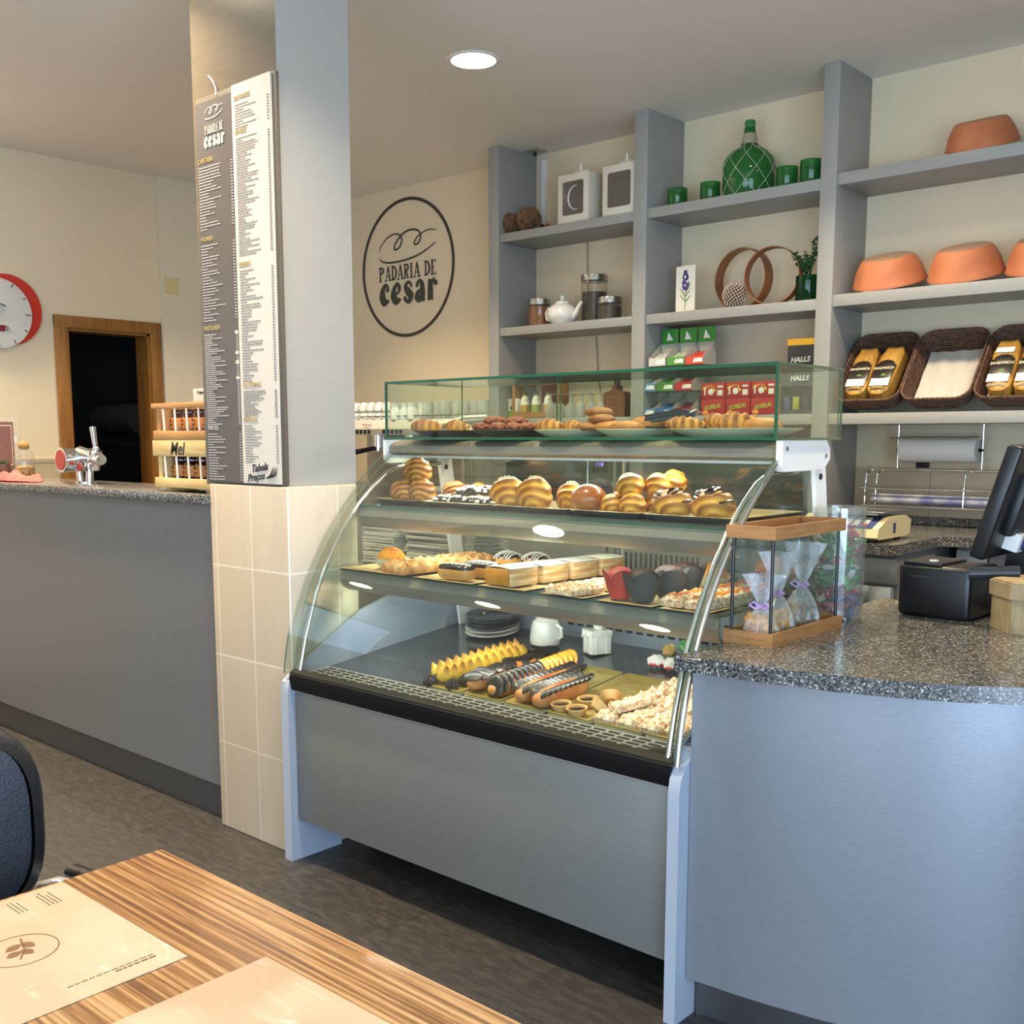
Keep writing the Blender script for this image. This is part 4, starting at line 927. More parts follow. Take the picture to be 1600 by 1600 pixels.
for i, (x, y) in enumerate(((-4.87, 4.46), (-4.795, 4.47), (-4.72, 4.46), (-4.83, 4.56), (-4.75, 4.57), (-4.655, 4.53))):
    q = jug if i == 0 else jug.copy()
    if i: COL.objects.link(q)
    q.location = (x, y, ZM); tag(q, 'tall white porcelain cup, %s from the left beside the coffee cups' % nth[[0, 2, 4, 1, 3, 5][i]], 'cup', 'tall white cups on the espresso machine')
wg = MB().lathe([(0, .004), (.027, .004), (.03, .012), (.034, .095), (.031, .1), (.033, .1), (.036, .095), (.032, .0), (0, 0)], 24).obj('clear_tumbler', M_wg)
for i in range(7):
    q = wg if i == 0 else wg.copy()
    if i: COL.objects.link(q)
    q.location = (-4.60+.075*i, 4.47+.02*(i % 2), ZM+.0); tag(q, 'clear glass tumbler on the espresso machine, %s from left in the row' % nth[i], 'glass', 'clear tumblers on the espresso machine')
# service table with napkins and plates behind the case
t = T('service_table', 'narrow steel service table behind the pastry case next to the pillar', 'table', (-2.95, 3.03, 0))
MB().b2((-.52, -.18, .80), (.5, .2, .83), .004).obj('top', M_steel, t)
for a in (-.48, .46):
    for b in (-.15, .17): MB().cyl((a, b, 0), (a, b, .8), .018, 12).obj('leg', M_steel, t)
M_nap = mat('napkin_paper', '#d3d3cd', .8, c2='#b9bab8', scale=3, stretch=(1, 1, 60))
def pile(name, label, x, y, n, w_, d_, h_, jit, cat='napkins'):
    mb = MB(); rnd = random.Random(n)
    for k in range(n): mb.box((rnd.uniform(-jit, jit), rnd.uniform(-jit, jit), h_/n*(k+.5)), (w_, d_, h_/n*.8), (0, 0, rnd.uniform(-jit, jit)*3), bev=0)
    o = mb.obj(name, M_nap, smooth=False); o.location = (x, y, .8305); o['kind'] = 'stuff'; tag(o, label, cat); return o
pile('napkin_pile', 'tall pile of thin pale napkins beside the pillar seen through the case', -3.27, 2.98, 40, .19, .19, .215, .004)
pile('napkin_pile', 'wide pile of folded pale napkins left of the stacked plates', -3.03, 3.02, 17, .24, .19, .195, .012)
sp = MB().lathe([(0, .004), (.05, .004), (.082, .012), (.084, .0145), (.08, .0145), (.05, .008), (.045, 0), (0, 0)], 32).obj('saucer', M_white)
for k in range(12):
    q = sp if k == 0 else sp.copy()
    if k: COL.objects.link(q)
    q.location = (-2.74, 2.97, .8305+.0148*k); tag(q, 'white plate in the tall stack behind the case post, %d up from the bottom' % (k+1) if k else 'white plate at the bottom of the tall stack behind the case post', 'plate', 'tall stack of white plates behind the case')
# scale
M_sc = mat('scale_beige', '#c9c09a', .4); M_sk = mat('scale_keypad', '#2c3a66', .4); SCL = None
t = T('kitchen_scale', 'beige electronic shop scale with blue keypad and steel pan', 'scale', (-1.785, 4.10, .957))
MB().prism([(-.17, .02), (-.155, .012), (.12, .012), (.15, .02), (.16, .075), (.1, .095), (-.06, .095), (-.16, .055)], -.165, .17, 'x').obj('body', M_sc, t)
MB().prism([(-.1605, .056), (-.063, .0962), (-.062, .0972), (-.1615, .0575)], -.11, .145, 'x').obj('keypad', M_sk, t)
def kp(u, v): return (u, -.155+.085*v, .0595+.0345*v)
for r_ in range(4):
    for c in range(6):
        MB().box(kp(-.075+.036*c, .15+.22*r_), (.022, .014, .004), (R(22), 0, 0)).obj('key', mat('key_red', '#b5392b') if (r_ == 0 and c == 5) else mat('key_cream', '#c9c6b8', .5), t)
MB().box((.02, .01, .1125), (.29, .24, .008), bev=.002).obj('pan', M_steel, t); MB().b2((-.08, -.05, .094), (.12, .08, .11)).obj('pan_support', M_steel, t)
for a in (-.13, .13):
    for b in (-.12, .12): MB().cyl((a, b, .0005), (a, b, .016), .014, 12).obj('foot', M_black, t)
MB().b2((.168, -.02, .03), (.172, .0, .07)).obj('blue_tag', mat('blue_tag', '#243a7a', .4), t)
# paper roll holder and film rack
t = T('paper_roll_holder', 'chrome wall bracket holding a wide white paper roll under the right shelf', 'roll holder', (-1.73, 4.85, 1.3))
for s in (-.185, .185): MB().cyl((s, .0, .114), (s, .0, -.095), .006, 10).tube([(s, 0, .05), (s, .05, .05), (s, .1, .05)], .005, 8).tube([(s, 0, -.05), (s, .1, -.05)], .005, 8).obj('side_bar', M_chrome, t)
MB().cyl((-.21, -.03, .052), (.18, -.03, .052), .006, 10).obj('cutter_bar', M_steel, t)
MB().cyl((-.166, 0, -.0), (.168, 0, -.0), .056, 36).obj('paper_roll', mat('roll_paper', '#d9d7d2', .8), t)
MB().cyl((-.19, 0, 0), (.19, 0, 0), .008, 10).obj('spindle', M_black, t)
t = T('film_rack', 'chrome wire rack on the tiled wall holding a roll of plastic film', 'rack', (-1.4, 4.83, 1.0))
MB().cyl((-.65, 0, .21), (.9, 0, .21), .006, 10).cyl((-.65, -.05, .125), (.9, -.05, .125), .006, 10).cyl((-.65, -.05, .045), (.9, -.05, .045), .005, 10).obj('rails', M_chrome, t)
for x in (-.62, -.57, -.18, .3): MB().tube([(x, .1, .21), (x, 0, .21), (x-.01, -.04, .19), (x-.012, -.05, .125), (x-.012, -.05, .045)], .0045, 8).obj('bracket', M_chrome, t)
tag(MB().cyl((-2.01, 4.82, 1.076), (-.9, 4.82, 1.076), .024, 20).obj('film_roll', mat('plastic_film', '#bfc1c0', .15, c2='#6f72a0', scale=12, coat=.6, bump=.8)), 'long crinkled roll of plastic film lying on the chrome wall rack', 'roll')
tag(MB().b2((-1.867, 4.945, 1.217), (-1.807, 4.955, 1.243), .003).obj('wall_socket', M_black), 'small black socket on the wall under the paper roll', 'socket')

# ---------------- right counter ----------------
GC = [(-1.262, 1.982), (-1.2, 1.993), (-1.12, 1.999), (-1.047, 2.008), (-.915, 2.03), (-.797, 2.065), (-.689, 2.111), (-.589, 2.172), (-.49, 2.255), (-.4, 2.36), (-.33, 2.48), (-.28, 2.63), (-.255, 2.8), (-.25, 3.12)]
def off(P, d):
    q = []
    for i, p in enumerate(P):
        a = Vector(P[max(i-1, 0)]); b = Vector(P[min(i+1, len(P)-1)]); t_ = (b-a).normalized(); q.append((p[0]-t_.y*d, p[1]+t_.x*d))
    return q
t = T('service_counter', 'curved blue-grey counter with steel kick at the right of the pastry case', 'counter', (0, 0, 0))
p1 = off(GC, .042); p1[0] = (-1.241, p1[0][1]+.004)
p1 = [(x, min(y, 3.1)) for x, y in p1]
MB().prism(p1+[(-.6, 3.08), (-1.241, 3.08)], .102, .842).obj('curved_panel', mat('counter_blue_grey', '#82858a', .33, c2='#7d8085', metal=.35, scale=7, stretch=(6, 6, 80), bump=.06, bscale=8), t)
p2 = off(GC, .085); p2[0] = (-1.235, p2[0][1]); p2 = [(x, min(y, 3.06)) for x, y in p2]
MB().prism(p2+[(-.6, 3.04), (-1.235, 3.04)], 0, .102).obj('kick_plate', M_kick, t)
t2 = MB().prism(GC+[(-1.262, 3.12)], .8425, .877); bmesh.ops.bevel(t2.bm, geom=[e for e in t2.bm.edges if abs(e.verts[0].co.z-e.verts[1].co.z) < 1e-6 and e.verts[0].co.z > .87], offset=.004, segments=2, affect='EDGES')
tag(t2.obj('counter_top', M_granite), 'polished speckled granite slab on the curved right counter', 'worktop')
ZG = .877
# display stand
M_bam = mat('bamboo', '#a97b4e', .45, c2='#8d6238', scale=5, stretch=(2, 2, 22), ramp=(.3, .7))
t = T('display_stand', 'bamboo tray display stand with black posts and clear sides on the right counter', 'display stand', (-1.2015, 2.385, ZG))
hx, hy = .0635, .186
def tray(z0, z1, name, full=True):
    mb = MB(); w_ = .008
    mb.b2((-hx, -hy, z0), (hx, -hy+w_, z1)).b2((-hx, hy-w_, z0), (hx, hy, z1)).b2((-hx, -hy+w_, z0), (-hx+w_, hy-w_, z1)).b2((hx-w_, -hy+w_, z0), (hx, hy-w_, z1)).b2((-hx+w_, -hy+w_, z0), (hx-w_, hy-w_, z0+.006)); mb.obj(name, M_bam, t)
tray(.0, .031, 'base_tray'); tray(.249, .279, 'top_tray')
for a in (-1, 1):
    for b in (-1, 1): MB().cyl((a*(hx-.013), b*(hy-.014), .006), (a*(hx-.013), b*(hy-.014), .25), .004, 10).obj('post', M_black, t)
    MB().b2((a*(hx-.02)-.001, -hy+.02, .008), (a*(hx-.02)+.001, hy-.02, .25)).obj('side_glass', M_glass, t)
# cellophane bags
M_cel = glass('cellophane', '#fbfbff', .17, rough=.06, ior=1.55, dcol='#ffffff'); M_rib = mat('lilac_ribbon', '#c9a3dc', .4)
def bag(label, loc, sx, top, cont, rz, seed):
    t = T('cellophane_bag', label, 'bag', loc, rz, 'cellophane gift bags in the display stand'); rnd = random.Random(seed); n = 36; k1 = rnd.uniform(0, 6)
    H1 = top*.5
    def f(u, v):
        a = u*2*math.pi; z = v*top
        if z < H1: s = z/H1; rr = 1.0-.88*s**2.2; cr = .05+.12*s
        else: s = (z-H1)/(top-H1); rr = .12+.62*s**.8; cr = .3*s+.18
        rr *= 1+cr*math.sin(a*7+k1)+cr*.5*math.sin(a*13+2*k1+3*v)
        return (sx*rr*math.cos(a)+.012*max(0, v-.5)*math.sin(k1), .038*rr*math.sin(a), z)
    mb = MB(); mb.grid(f, n*2, 20, cu=True); mb.obj('cellophane_wrap', M_cel, t)
    mb = MB(); mb.tube([(.013*math.cos(a), .009*math.sin(a), H1) for a in [i*math.pi/6 for i in range(12)]], .003, 6, closed=True)
    for s in (-1, 1):
        mb.tube([(0, -.01, H1), (s*.014, -.018, H1+.012), (s*.024, -.02, H1+.004), (s*.012, -.016, H1-.004), (0, -.01, H1)], .0028, 6)
    mb.obj('ribbon_bow', M_rib, t)
    for i in range(5):
        MB().blob((rnd.uniform(-sx*.45, sx*.45), rnd.uniform(-.012, .012), .022+.017*(i % 2)), (.024, .02, .018), disp=lambda d, u, v, q=i: 1+.12*math.sin(u*25+q)*math.sin(v*14+q), rot=(rnd.uniform(0, 3), rnd.uniform(0, 3), 0), nu=20, nv=14, tone=lambda u, v: .5+.5*math.sin(u*30)*math.sin(v*15)).obj('biscuit', cont, t)
M_coco = mat('golden_biscuit', '#e2b262', .6, c2='#b06c28', tone=True, scale=50, bump=.6, bscale=80)
M_choc = mat('dark_biscuit', '#4a2a20', .35, c2='#8a5a3a', tone=True, scale=40, bump=.4)
bag('tied cellophane bag of golden biscuits at the front of the bamboo stand', (-1.2, 2.262, ZG+.0065), .044, .155, M_coco, R(10), 1)
bag('second tied cellophane bag of golden biscuits in the bamboo stand', (-1.2, 2.345, ZG+.0065), .042, .20, M_coco, R(-8), 2)
bag('tied cellophane bag of dark chocolates at the back of the bamboo stand', (-1.2, 2.47, ZG+.0065), .046, .215, M_choc, R(5), 3)
# glass vase with candies
t = T('candy_vase', 'tall clear glass cylinder vase full of wrapped candies behind the bamboo stand', 'vase', (-1.212, 2.695, ZG))
MB().lathe([(0, .001), (.066, .001), (.068, .006), (.068, .298), (.0655, .3), (.063, .298), (.063, .012), (0, .012)], 44).obj('glass_body', glass('vase_glass', '#f4f6f4', .06, ior=1.75), t)
tag(t, None)
CP = ['#3f8f3a', '#2f7430', '#b5263a', '#8c1c2e', '#dfe4ea', '#35508c', '#e4708e', '#5aa53f']
proto = []
for k, c in enumerate(CP):
    mb = MB(); mb.blob((0, 0, 0), (.017, .01, .008), nu=14, nv=9, e=.75)
    for s in (-1, 1): mb.grid(lambda u, v, s=s: (s*(.014+.016*v), (u-.5)*(.006+.02*v), .003*math.sin(u*18)*v), 8, 4)
    o = mb.obj('wrapped_candy', mat('foil_'+c, c, .22, coat=.6, c2=c, bump=.6, bscale=120)); proto.append(o)
rnd = random.Random(11); nm2 = ['green', 'dark green', 'red', 'dark red', 'white', 'blue', 'pink', 'light green']; used = set(); cnt = 0
for lay in range(13):
    for q in range(7):
        k = rnd.choice([0, 1, 7, 2, 3, 0, 1, 4] if lay > 4 else [2, 3, 4, 5, 6, 6, 1, 5]); a = q*2*math.pi/6+lay*.5; rr = .041 if q < 6 else 0
        o = proto[k] if k not in used else proto[k].copy()
        if k in used: COL.objects.link(o)
        used.add(k); o.location = (-1.212+rr*math.cos(a), 2.695+rr*math.sin(a), ZG+.022+.017*lay); o.rotation_euler = (rnd.uniform(-.6, .6), rnd.uniform(-1.1, 1.1), rnd.uniform(0, 6))
        tag(o, 'foil-wrapped candy in the glass vase, %s wrapper' % nm2[k], 'candy', '%s foil-wrapped candies in the glass vase' % nm2[k]); cnt += 1
for k in range(8):
    if k not in used: bpy.data.objects.remove(proto[k])
# receipt printer, till monitor, wooden box
t = T('receipt_printer', 'black receipt printer box on the granite in front of the till', 'printer', (-1.02, 2.86, ZG), R(-4))
mb = MB(); mb.b2((-.095, .0, .001), (.1, .19, .14), .012, 3); mb.b2((-.085, .005, .138), (.02, .17, .148), .004); mb.obj('housing', M_black, t)
MB().b2((-.06, -.002, .108), (.07, .001, .111)).obj('paper_slot', mat('seam_grey', '#2a2c31', .5), t)
MB().cyl((.09, .01, .128), (.2, .06, .135), .018, 16).obj('roll_cover', mat('printer_grey', '#23272d', .25, coat=.3), t)
MB().cyl((-.02, .05, .148), (-.02, .05, .151), .012, 16).obj('button', M_white, t)
t = T('till_monitor', 'black till touch monitor tilted back, seen from behind at the right photo edge', 'monitor', (-.93, 3.14, ZG), 0)
MB().box((.06, .1, .013), (.26, .34, .026), bev=.008).obj('base_plate', M_black, t)
MB().prism([(-.02, .02), (.10, .02), (.06, .26), (.02, .26)], .03, .15, 'y').obj('stand_neck', M_black, t)
TM = R(15.5); mb = MB(); mb.box((.035, 0.0, .31), (.04, .42, .31), (0, TM, 0), bev=.008, seg=3); mb.obj('screen_housing', M_black, t)
mb = MB(); mb.box((.062, .02, .30), (.03, .30, .17), (0, TM, 0), bev=.008); mb.obj('rear_cover', mat('till_dark', '#15181e', .4), t)
MB().box((.046, -.06, .20), (.04, .05, .05), (0, TM, 0)).obj('white_sticker', M_wpaint, t)
MB().box((.047, -.05, .20), (.041, .025, .04), (0, TM, 0)).obj('blue_print', mat('blue_tag', '#243a7a', .4), t)
t = T('wooden_box', 'weathered six-sided wooden box with lid at the right end of the granite', 'box', (-.755, 2.86, ZG), R(8))
def hexa(r, s=1): return [(r*math.cos(R(60*k+4)), r*s*math.sin(R(60*k+4))) for k in range(6)]
M_wb = mat('weathered_wood', '#a3906c', .65, c2='#7d6a4a', scale=9, stretch=(3, 3, 1), bump=.3)
MB().prism(hexa(.108), .0, .1).obj('box_body', M_wb, t); MB().prism(hexa(.115), .085, .122).prism(hexa(.109), .122, .126).obj('lid', M_wb, t)
# ---------------- pastry showcase ----------------
CX0, CX1 = -2.69, -1.273
def gy(z): return .459*z**3-.417*z*z+.111*z+1.976
def dz(y): return .61+.11*(y-2.06)
t = T('pastry_showcase', 'long curved-glass refrigerated pastry case with grey front panel', 'display case', (-1.985, 2.0, 0))
OFF = Matrix.Translation((1.985, -2.0, 0))
def cp(mb, name, m, parent=None, **k):
    mb.bm.transform(OFF); return mb.obj(name, m, parent or t, **k)
M_body = mat('showcase_grey', '#7d7e7a', .4, c2='#797a76', metal=.35, scale=5, stretch=(3, 3, 30)); M_leg = mat('end_panel_blue_grey', '#98a1ad', .4)
def legp(y0, yt): # outline (y,z) of an end panel
    return [(y0, 0), (y0, .555), (y0+.006, .59), (y0+.022, .612), (y0+.05, .635), (y0+.06, .655), (2.80, .655), (2.80, .14), (2.2, .14), (2.19, 0)]
cp(MB().prism(legp(1.985, 0), -2.708, CX0, 'x'), 'end_panel', M_leg)
cp(MB().prism([(1.985, 0), (1.985, .555), (1.991, .59), (2.017, .612), (2.017, 0)], -2.727, -2.708, 'x'), 'end_panel_lip', M_leg)
cp(MB().prism(legp(1.985, 0), CX1, -1.243, 'x'), 'end_panel', M_leg)
M_inner = mat('inner_side_blue_grey', '#8e99a6', .22, c2='#7f8a97', scale=3)
for xa, xb in ((-2.690, -2.680), (-1.285, -1.275)):
    cp(MB().prism([(2.03, .645), (2.29, .789), (2.44, .829), (2.8, .90), (2.8, .60), (2.03, .60)], xa, xb, 'x'), 'inner_side_panel', M_inner)
cp(MB().b2((CX0, 2.012, .135), (CX1, 2.03, .565), .002), 'front_panel', M_body)
cp(MB().b2((CX0, 2.30, 0), (CX1, 2.78, .14)), 'plinth', M_dark)
cp(MB().b2((CX0, 2.03, .14), (CX1, 2.8, .56)), 'cabinet_body', M_dark)
cp(MB().prism([(2.0, .565), (1.992, .60), (1.996, .624), (2.012, .634), (2.06, .6165), (2.06, .56), (2.03, .56)], CX0, CX1, 'x'), 'bumper', mat('bumper_black', '#07080d', .5, spec=.25))
cp(MB().b2((CX0, 2.006, .5605), (CX1, 2.013, .5665)), 'bumper_trim', M_alu)
# grille with slots
M_deck = mat('brushed_deck_steel', '#6f757c', .2, metal=.8, c2='#5f656c', scale=4, stretch=(1, 14, 14))
SL = math.atan(.11)
mb = MB(); mb.prism([(2.05, .6155), (2.132, .6245), (2.132, .615), (2.05, .606)], -2.675, -1.29, 'x'); cp(mb, 'air_grille', mat('grille_steel', '#9fa09e', .35, metal=.4))
mb = MB()
for g in range(29):
    for r_ in range(4):
        x = -2.645+.0462*g+.006*r_; y = 2.061+.0185*r_
        mb.box((x, y, .6173+.11*(y-2.061)), (.034, .0088, .0016), (SL, 0, 0))
cp(mb, 'grille_slots', M_dark)
cp(MB().box((-1.335, 2.058, .6225), (.07, .035, .01), (SL, 0, 0), bev=.002), 'controller', M_black)
cp(MB().blob((-1.312, 2.045, .6285), (.003,)*3, nu=8, nv=6), 'indicator_lamp', mat('indicator_red', '#ff3550', .3, emit='#ff3050', es=3))
cp(MB().prism([(2.132, dz(2.132)), (2.80, dz(2.80)), (2.80, dz(2.8)-.02), (2.132, dz(2.132)-.02)], -2.68, -1.285, 'x'), 'deck', M_deck)
mb = MB(); mb.b2((-2.68, 2.79, .66), (-1.285, 2.80, .915)); cp(mb, 'rear_panel', M_inner)
mb = MB()
for r_ in range(3):
    for g in range(22): mb.b2((-2.2+.04*g, 2.787, .73+.03*r_), (-2.175+.04*g, 2.791, .738+.03*r_))
cp(mb, 'rear_vents', M_dark)
# glazing
ZZ = [.617+.0183*i for i in range(41)]
def curved(x0, x1, th, m, name):
    mb = MB(); A = [(x0, gy(z), z) for z in ZZ]; B = [(x1, gy(z), z) for z in ZZ]; A2 = [(x0, y+th, z) for _, y, z in A]; B2 = [(x1, y+th, z) for _, y, z in B]
    loft(mb, A, B, False); loft(mb, A2, B2, False); mb.mi = 1; loft(mb, A, A2, False); loft(mb, B, B2, False); loft(mb, [A[0], B[0]], [A2[0], B2[0]], False); loft(mb, [A[-1], B[-1]], [A2[-1], B2[-1]], False)
    return cp(mb, name, m)
curved(-2.722, -1.262, .006, [glass('front_glass', '#f6faf7', ior=1.52), M_gedge2], 'curved_front_glass')
def sideglass(xa, xb):
    mb = MB(); P = [(gy(z)+.012, z) for z in ZZ]+[(2.70, 1.30), (2.74, .885), (2.44, .832), (2.29, .792), (2.035, .66)]
    va = [mb.bm.verts.new((xa, y, z)) for y, z in P]; vb = [mb.bm.verts.new((xb, y, z)) for y, z in P]
    mb.face(va); mb.face(vb); mb.mi = 1
    for i in range(len(P)): mb.face([va[i], va[(i+1) % len(P)], vb[(i+1) % len(P)], vb[i]])
    return cp(mb, 'side_glass', [M_glass, M_gedge2])
sideglass(-2.688, -2.683); sideglass(-1.2745, -1.2695)
M_tube = mat('satin_tube', '#d3d3cf', .16, metal=.95)
def frame_tube(x):
    P = [(x, 2.012, .625), (x, 2.04, .74), (x, 2.083, .87), (x, 2.13, .96), (x, 2.195, 1.06), (x, 2.262, 1.14), (x, 2.33, 1.20), (x, 2.39, 1.243), (x, 2.44, 1.262), (x, 2.50, 1.266), (x, 2.64, 1.268)]
    cp(MB().tube(P, .0075, 12), 'frame_tube', M_tube)
frame_tube(-2.66); frame_tube(-1.292)
cp(MB().tube([(-1.258, gy(z)+.006, z) for z in ZZ], .006, 8), 'edge_tube', M_tube)
for x in (-2.66, -1.262):
    mb = MB(); P = [(2.655, 1.30), (2.775, .66)]; mb.prism([(2.628, 1.30), (2.69, 1.30), (2.80, .66), (2.74, .66)], x-.006, x+.006, 'x'); o = cp(mb, 'shelf_post', M_wpaint)
    cp(MB().cyl((x-.008, 2.665, 1.255), (x+.008, 2.665, 1.255), .009, 12), 'post_bolt', M_black)
# canopy
mb = MB(); mb.prism([(2.505, 1.350), (2.462, 1.344), (2.44, 1.33), (2.437, 1.308), (2.452, 1.300), (2.475, 1.2975), (2.475, 1.304), (2.70, 1.304), (2.70, 1.350)], -2.70, -1.262, 'x'); cp(mb, 'canopy', mat('canopy_champagne', '#7f796a', .5, metal=.1))
cp(MB().b2((-2.70, 2.452, 1.291), (-1.262, 2.458, 1.2985)), 'canopy_trim', M_wpaint)
def capp(): return [(2.425, 1.350), (2.425, 1.285), (2.435, 1.273), (2.60, 1.273), (2.66, 1.277), (2.69, 1.30), (2.69, 1.33), (2.665, 1.351)]
cp(MB().prism(capp(), -1.262, -1.243, 'x'), 'canopy_end_cap', M_wpaint); cp(MB().prism(capp(), -2.715, -2.70, 'x'), 'canopy_end_cap', M_wpaint)
for y, z in ((2.445, 1.33), (2.665, 1.31)): cp(MB().cyl((-1.244, y, z), (-1.2405, y, z), .006, 12), 'cap_screw', M_steel)
# sliding rear doors
for x0, x1, y in ((-2.672, -1.96, 2.765), (-2.01, -1.30, 2.778)):
    mb = MB(); mb.b2((x0, y, .915), (x1, y+.005, 1.30)); o = cp(mb, 'rear_sliding_glass', [glass('rear_glass', '#e9efec', .03), M_gedge2])
    mb = MB(); [mb.b2((x, y-.003, .915), (x+.005, y+.008, 1.30)) for x in (x0, x1-.005)]; cp(mb, 'rear_glass_edge', M_alu, o)
# glass shelves with lamp valances
for k, (zs, y0) in enumerate(((1.14, 2.275), (.937, 2.205))):
    mb = MB(); mb.b2((-2.682, y0, zs-.008), (-1.283, 2.745, zs)); o = cp(mb, 'glass_shelf', [glass('shelf_glass', '#dfe9e3', .04), mat('shelf_edge', '#3f5e50', .2)])
    for p in o.data.polygons: p.material_index = 0 if abs(p.normal.z) > .9 else 1
    mb = MB(); mb.prism([(y0+.004, zs-.009), (y0-.004, zs-.035), (y0+.008, zs-.062), (y0+.03, zs-.074), (y0+.032, zs-.072), (y0+.014, zs-.058), (y0+.008, zs-.035), (y0+.012, zs-.009)], -2.682, -1.283, 'x'); v = cp(mb, 'lamp_valance', mat('valance_satin', '#8a8577', .4, metal=.2), o)
    cp(MB().cyl((-2.66, y0+.024, zs-.040), (-1.31, y0+.024, zs-.040), .006, 12), 'light_tube', mat('tube_glow', '#ffffff', .4, emit='#fff3dc', es=7), o)
    d = area('shelf_light', (0, 0, 0), (R(12), 0, 0), 1.34, .02, 3.3 if k == 0 else 4.2, (1, .94, .84)); d.parent = t; d.location = (-1.985+1.985, y0+.045-2.0, zs-.045)
cp(MB().b2((-2.66, 2.485, 1.3005), (-1.31, 2.505, 1.3042)), 'light_tube', mat('tube_glow', '#ffffff'))
d = area('canopy_light', (0, 0, 0), (R(-8), 0, 0), 1.34, .02, 4, (1, .94, .84)); d.parent = t; d.location = (0, .50, 1.2985)

# ---------------- glass topper box ----------------
t = T('glass_display_box', 'long rectangular green-edged glass box of savoury pastries on top of the case', 'display box', (-1.93, 2.535, 1.351))
GX0, GX1, GY0, GY1, GH = -.70, .702, -.175, .185, .187
def pane(a, b, nm):
    mb = MB(); mb.b2(a, b); o = mb.obj(nm, [glass('box_glass', '#f5faf6', ior=1.45), M_gedge], t, smooth=False)
    d = [abs(b[i]-a[i]) for i in range(3)]; k = d.index(min(d))
    for p in o.data.polygons: p.material_index = 0 if abs(p.normal[k]) > .9 else 1
th = .006
pane((GX0, GY0, 0), (GX1, GY1, th), 'bottom_pane'); pane((GX0, GY0, GH-th), (GX1, GY1, GH), 'top_pane')
pane((GX0, GY0, th), (GX1, GY0+th, GH-th), 'front_pane'); pane((GX0, GY0+th, th), (GX0+th, GY1, GH-th), 'side_pane'); pane((GX1-th, GY0+th, th), (GX1, GY1, GH-th), 'side_pane')
pane((GX0+th, GY1-th, th), (-.25, GY1, GH-th), 'rear_pane'); pane((-.26, GY1-2*th-.002, th), (GX1-th, GY1-th-.002, GH-th), 'rear_pane')
mb = MB()
for a, b in (((GX0, GY0-.001, -.0), (GX1, GY0, .008)), ((GX0, GY0-.001, GH-.008), (GX1, GY0, GH)), ((GX0, GY0-.001, .008), (GX0+.008, GY0, GH-.008)), ((GX1-.007, GY0-.001, .008), (GX1, GY0, GH-.008))): mb.b2(a, b)
mb.obj('green_glass_rim', M_gedge, t, smooth=False)

# ---------------- trays and pastries ----------------
M_gold2 = mat('gold_card', '#b9a25a', .3, metal=.5); M_trb = mat('tray_black', '#1d1e1c', .3); M_doily = mat('doily_cream', '#e3d6b4', .7)
def rect_tray(name, label, x0, x1, y0, y1, z, top, side, rim=.006, r=.012, slope=False, group=None, scallop=False):
    cx, cy = (x0+x1)/2, (y0+y1)/2
    t = T(name, label, 'tray', (cx, cy, z), 0, group, (SL if slope else 0, 0, 0)); w_, d_ = x1-x0, y1-y0
    P = rrect(w_, d_, r, 5)
    if scallop:
        P = []
        for (ax_, ay_), (bx_, by_) in zip([(-w_/2, -d_/2), (w_/2, -d_/2), (w_/2, d_/2), (-w_/2, d_/2)], [(w_/2, -d_/2), (w_/2, d_/2), (-w_/2, d_/2), (-w_/2, -d_/2)]):
            L_ = math.hypot(bx_-ax_, by_-ay_); n = int(L_/.006)
            for i in range(n): s = i/n; k = .0018 if i % 2 else 0; P.append((ax_+(bx_-ax_)*s+(0 if ay_ == by_ else (k if ax_ < 0 else -k)), ay_+(by_-ay_)*s+((k if ay_ < 0 else -k) if ay_ == by_ else 0)))
    MB().prism(P, 0, .0015).obj('tray_base', side, t)
    P2 = [(a*(1-.012/w_), b*(1-.012/d_)) for a, b in P]; P3 = [(a*(1-.05/w_), b*(1-.05/d_)) for a, b in P]
    mb = MB(); mb.prism([(a*(1-.004/w_), b*(1-.004/d_)) for a, b in P3], .0014, .0024); loft(mb, [(a, b, .0024) for a, b in P3], [(a, b, rim) for a, b in P2]); loft(mb, [(a, b, rim) for a, b in P2], [(a, b, rim-.001) for a, b in P])
    mb.obj('tray_top', top, t)
    mb = MB(); loft(mb, [(a, b, rim-.0012) for a, b in P], [(a*(1-.03/w_), b*(1-.03/d_), .0) for a, b in P]); mb.obj('tray_edge', side, t)
    return t
ZU, ZMd = 1.1402, .9372
G = 'trays on the upper glass shelf'
for i, (a, b, c) in enumerate(((-2.665, -2.445, 'brown layered croissants'), (-2.44, -2.15, 'powdered chocolate crinkles'), (-2.145, -1.85, 'coconut-topped rolls'), (-1.845, -1.605, 'round buns and mini croissants'), (-1.60, -1.31, 'chocolate-striped rolls'))):
    rect_tray('pastry_tray', 'gold-rimmed dark tray under the %s on the upper glass shelf' % c, a, b, 2.33, 2.70 if i == 4 else 2.62, ZU, mat('tray_gold_top', '#c8b98a', .25, metal=.55), M_trb, .019, .02, group=G)
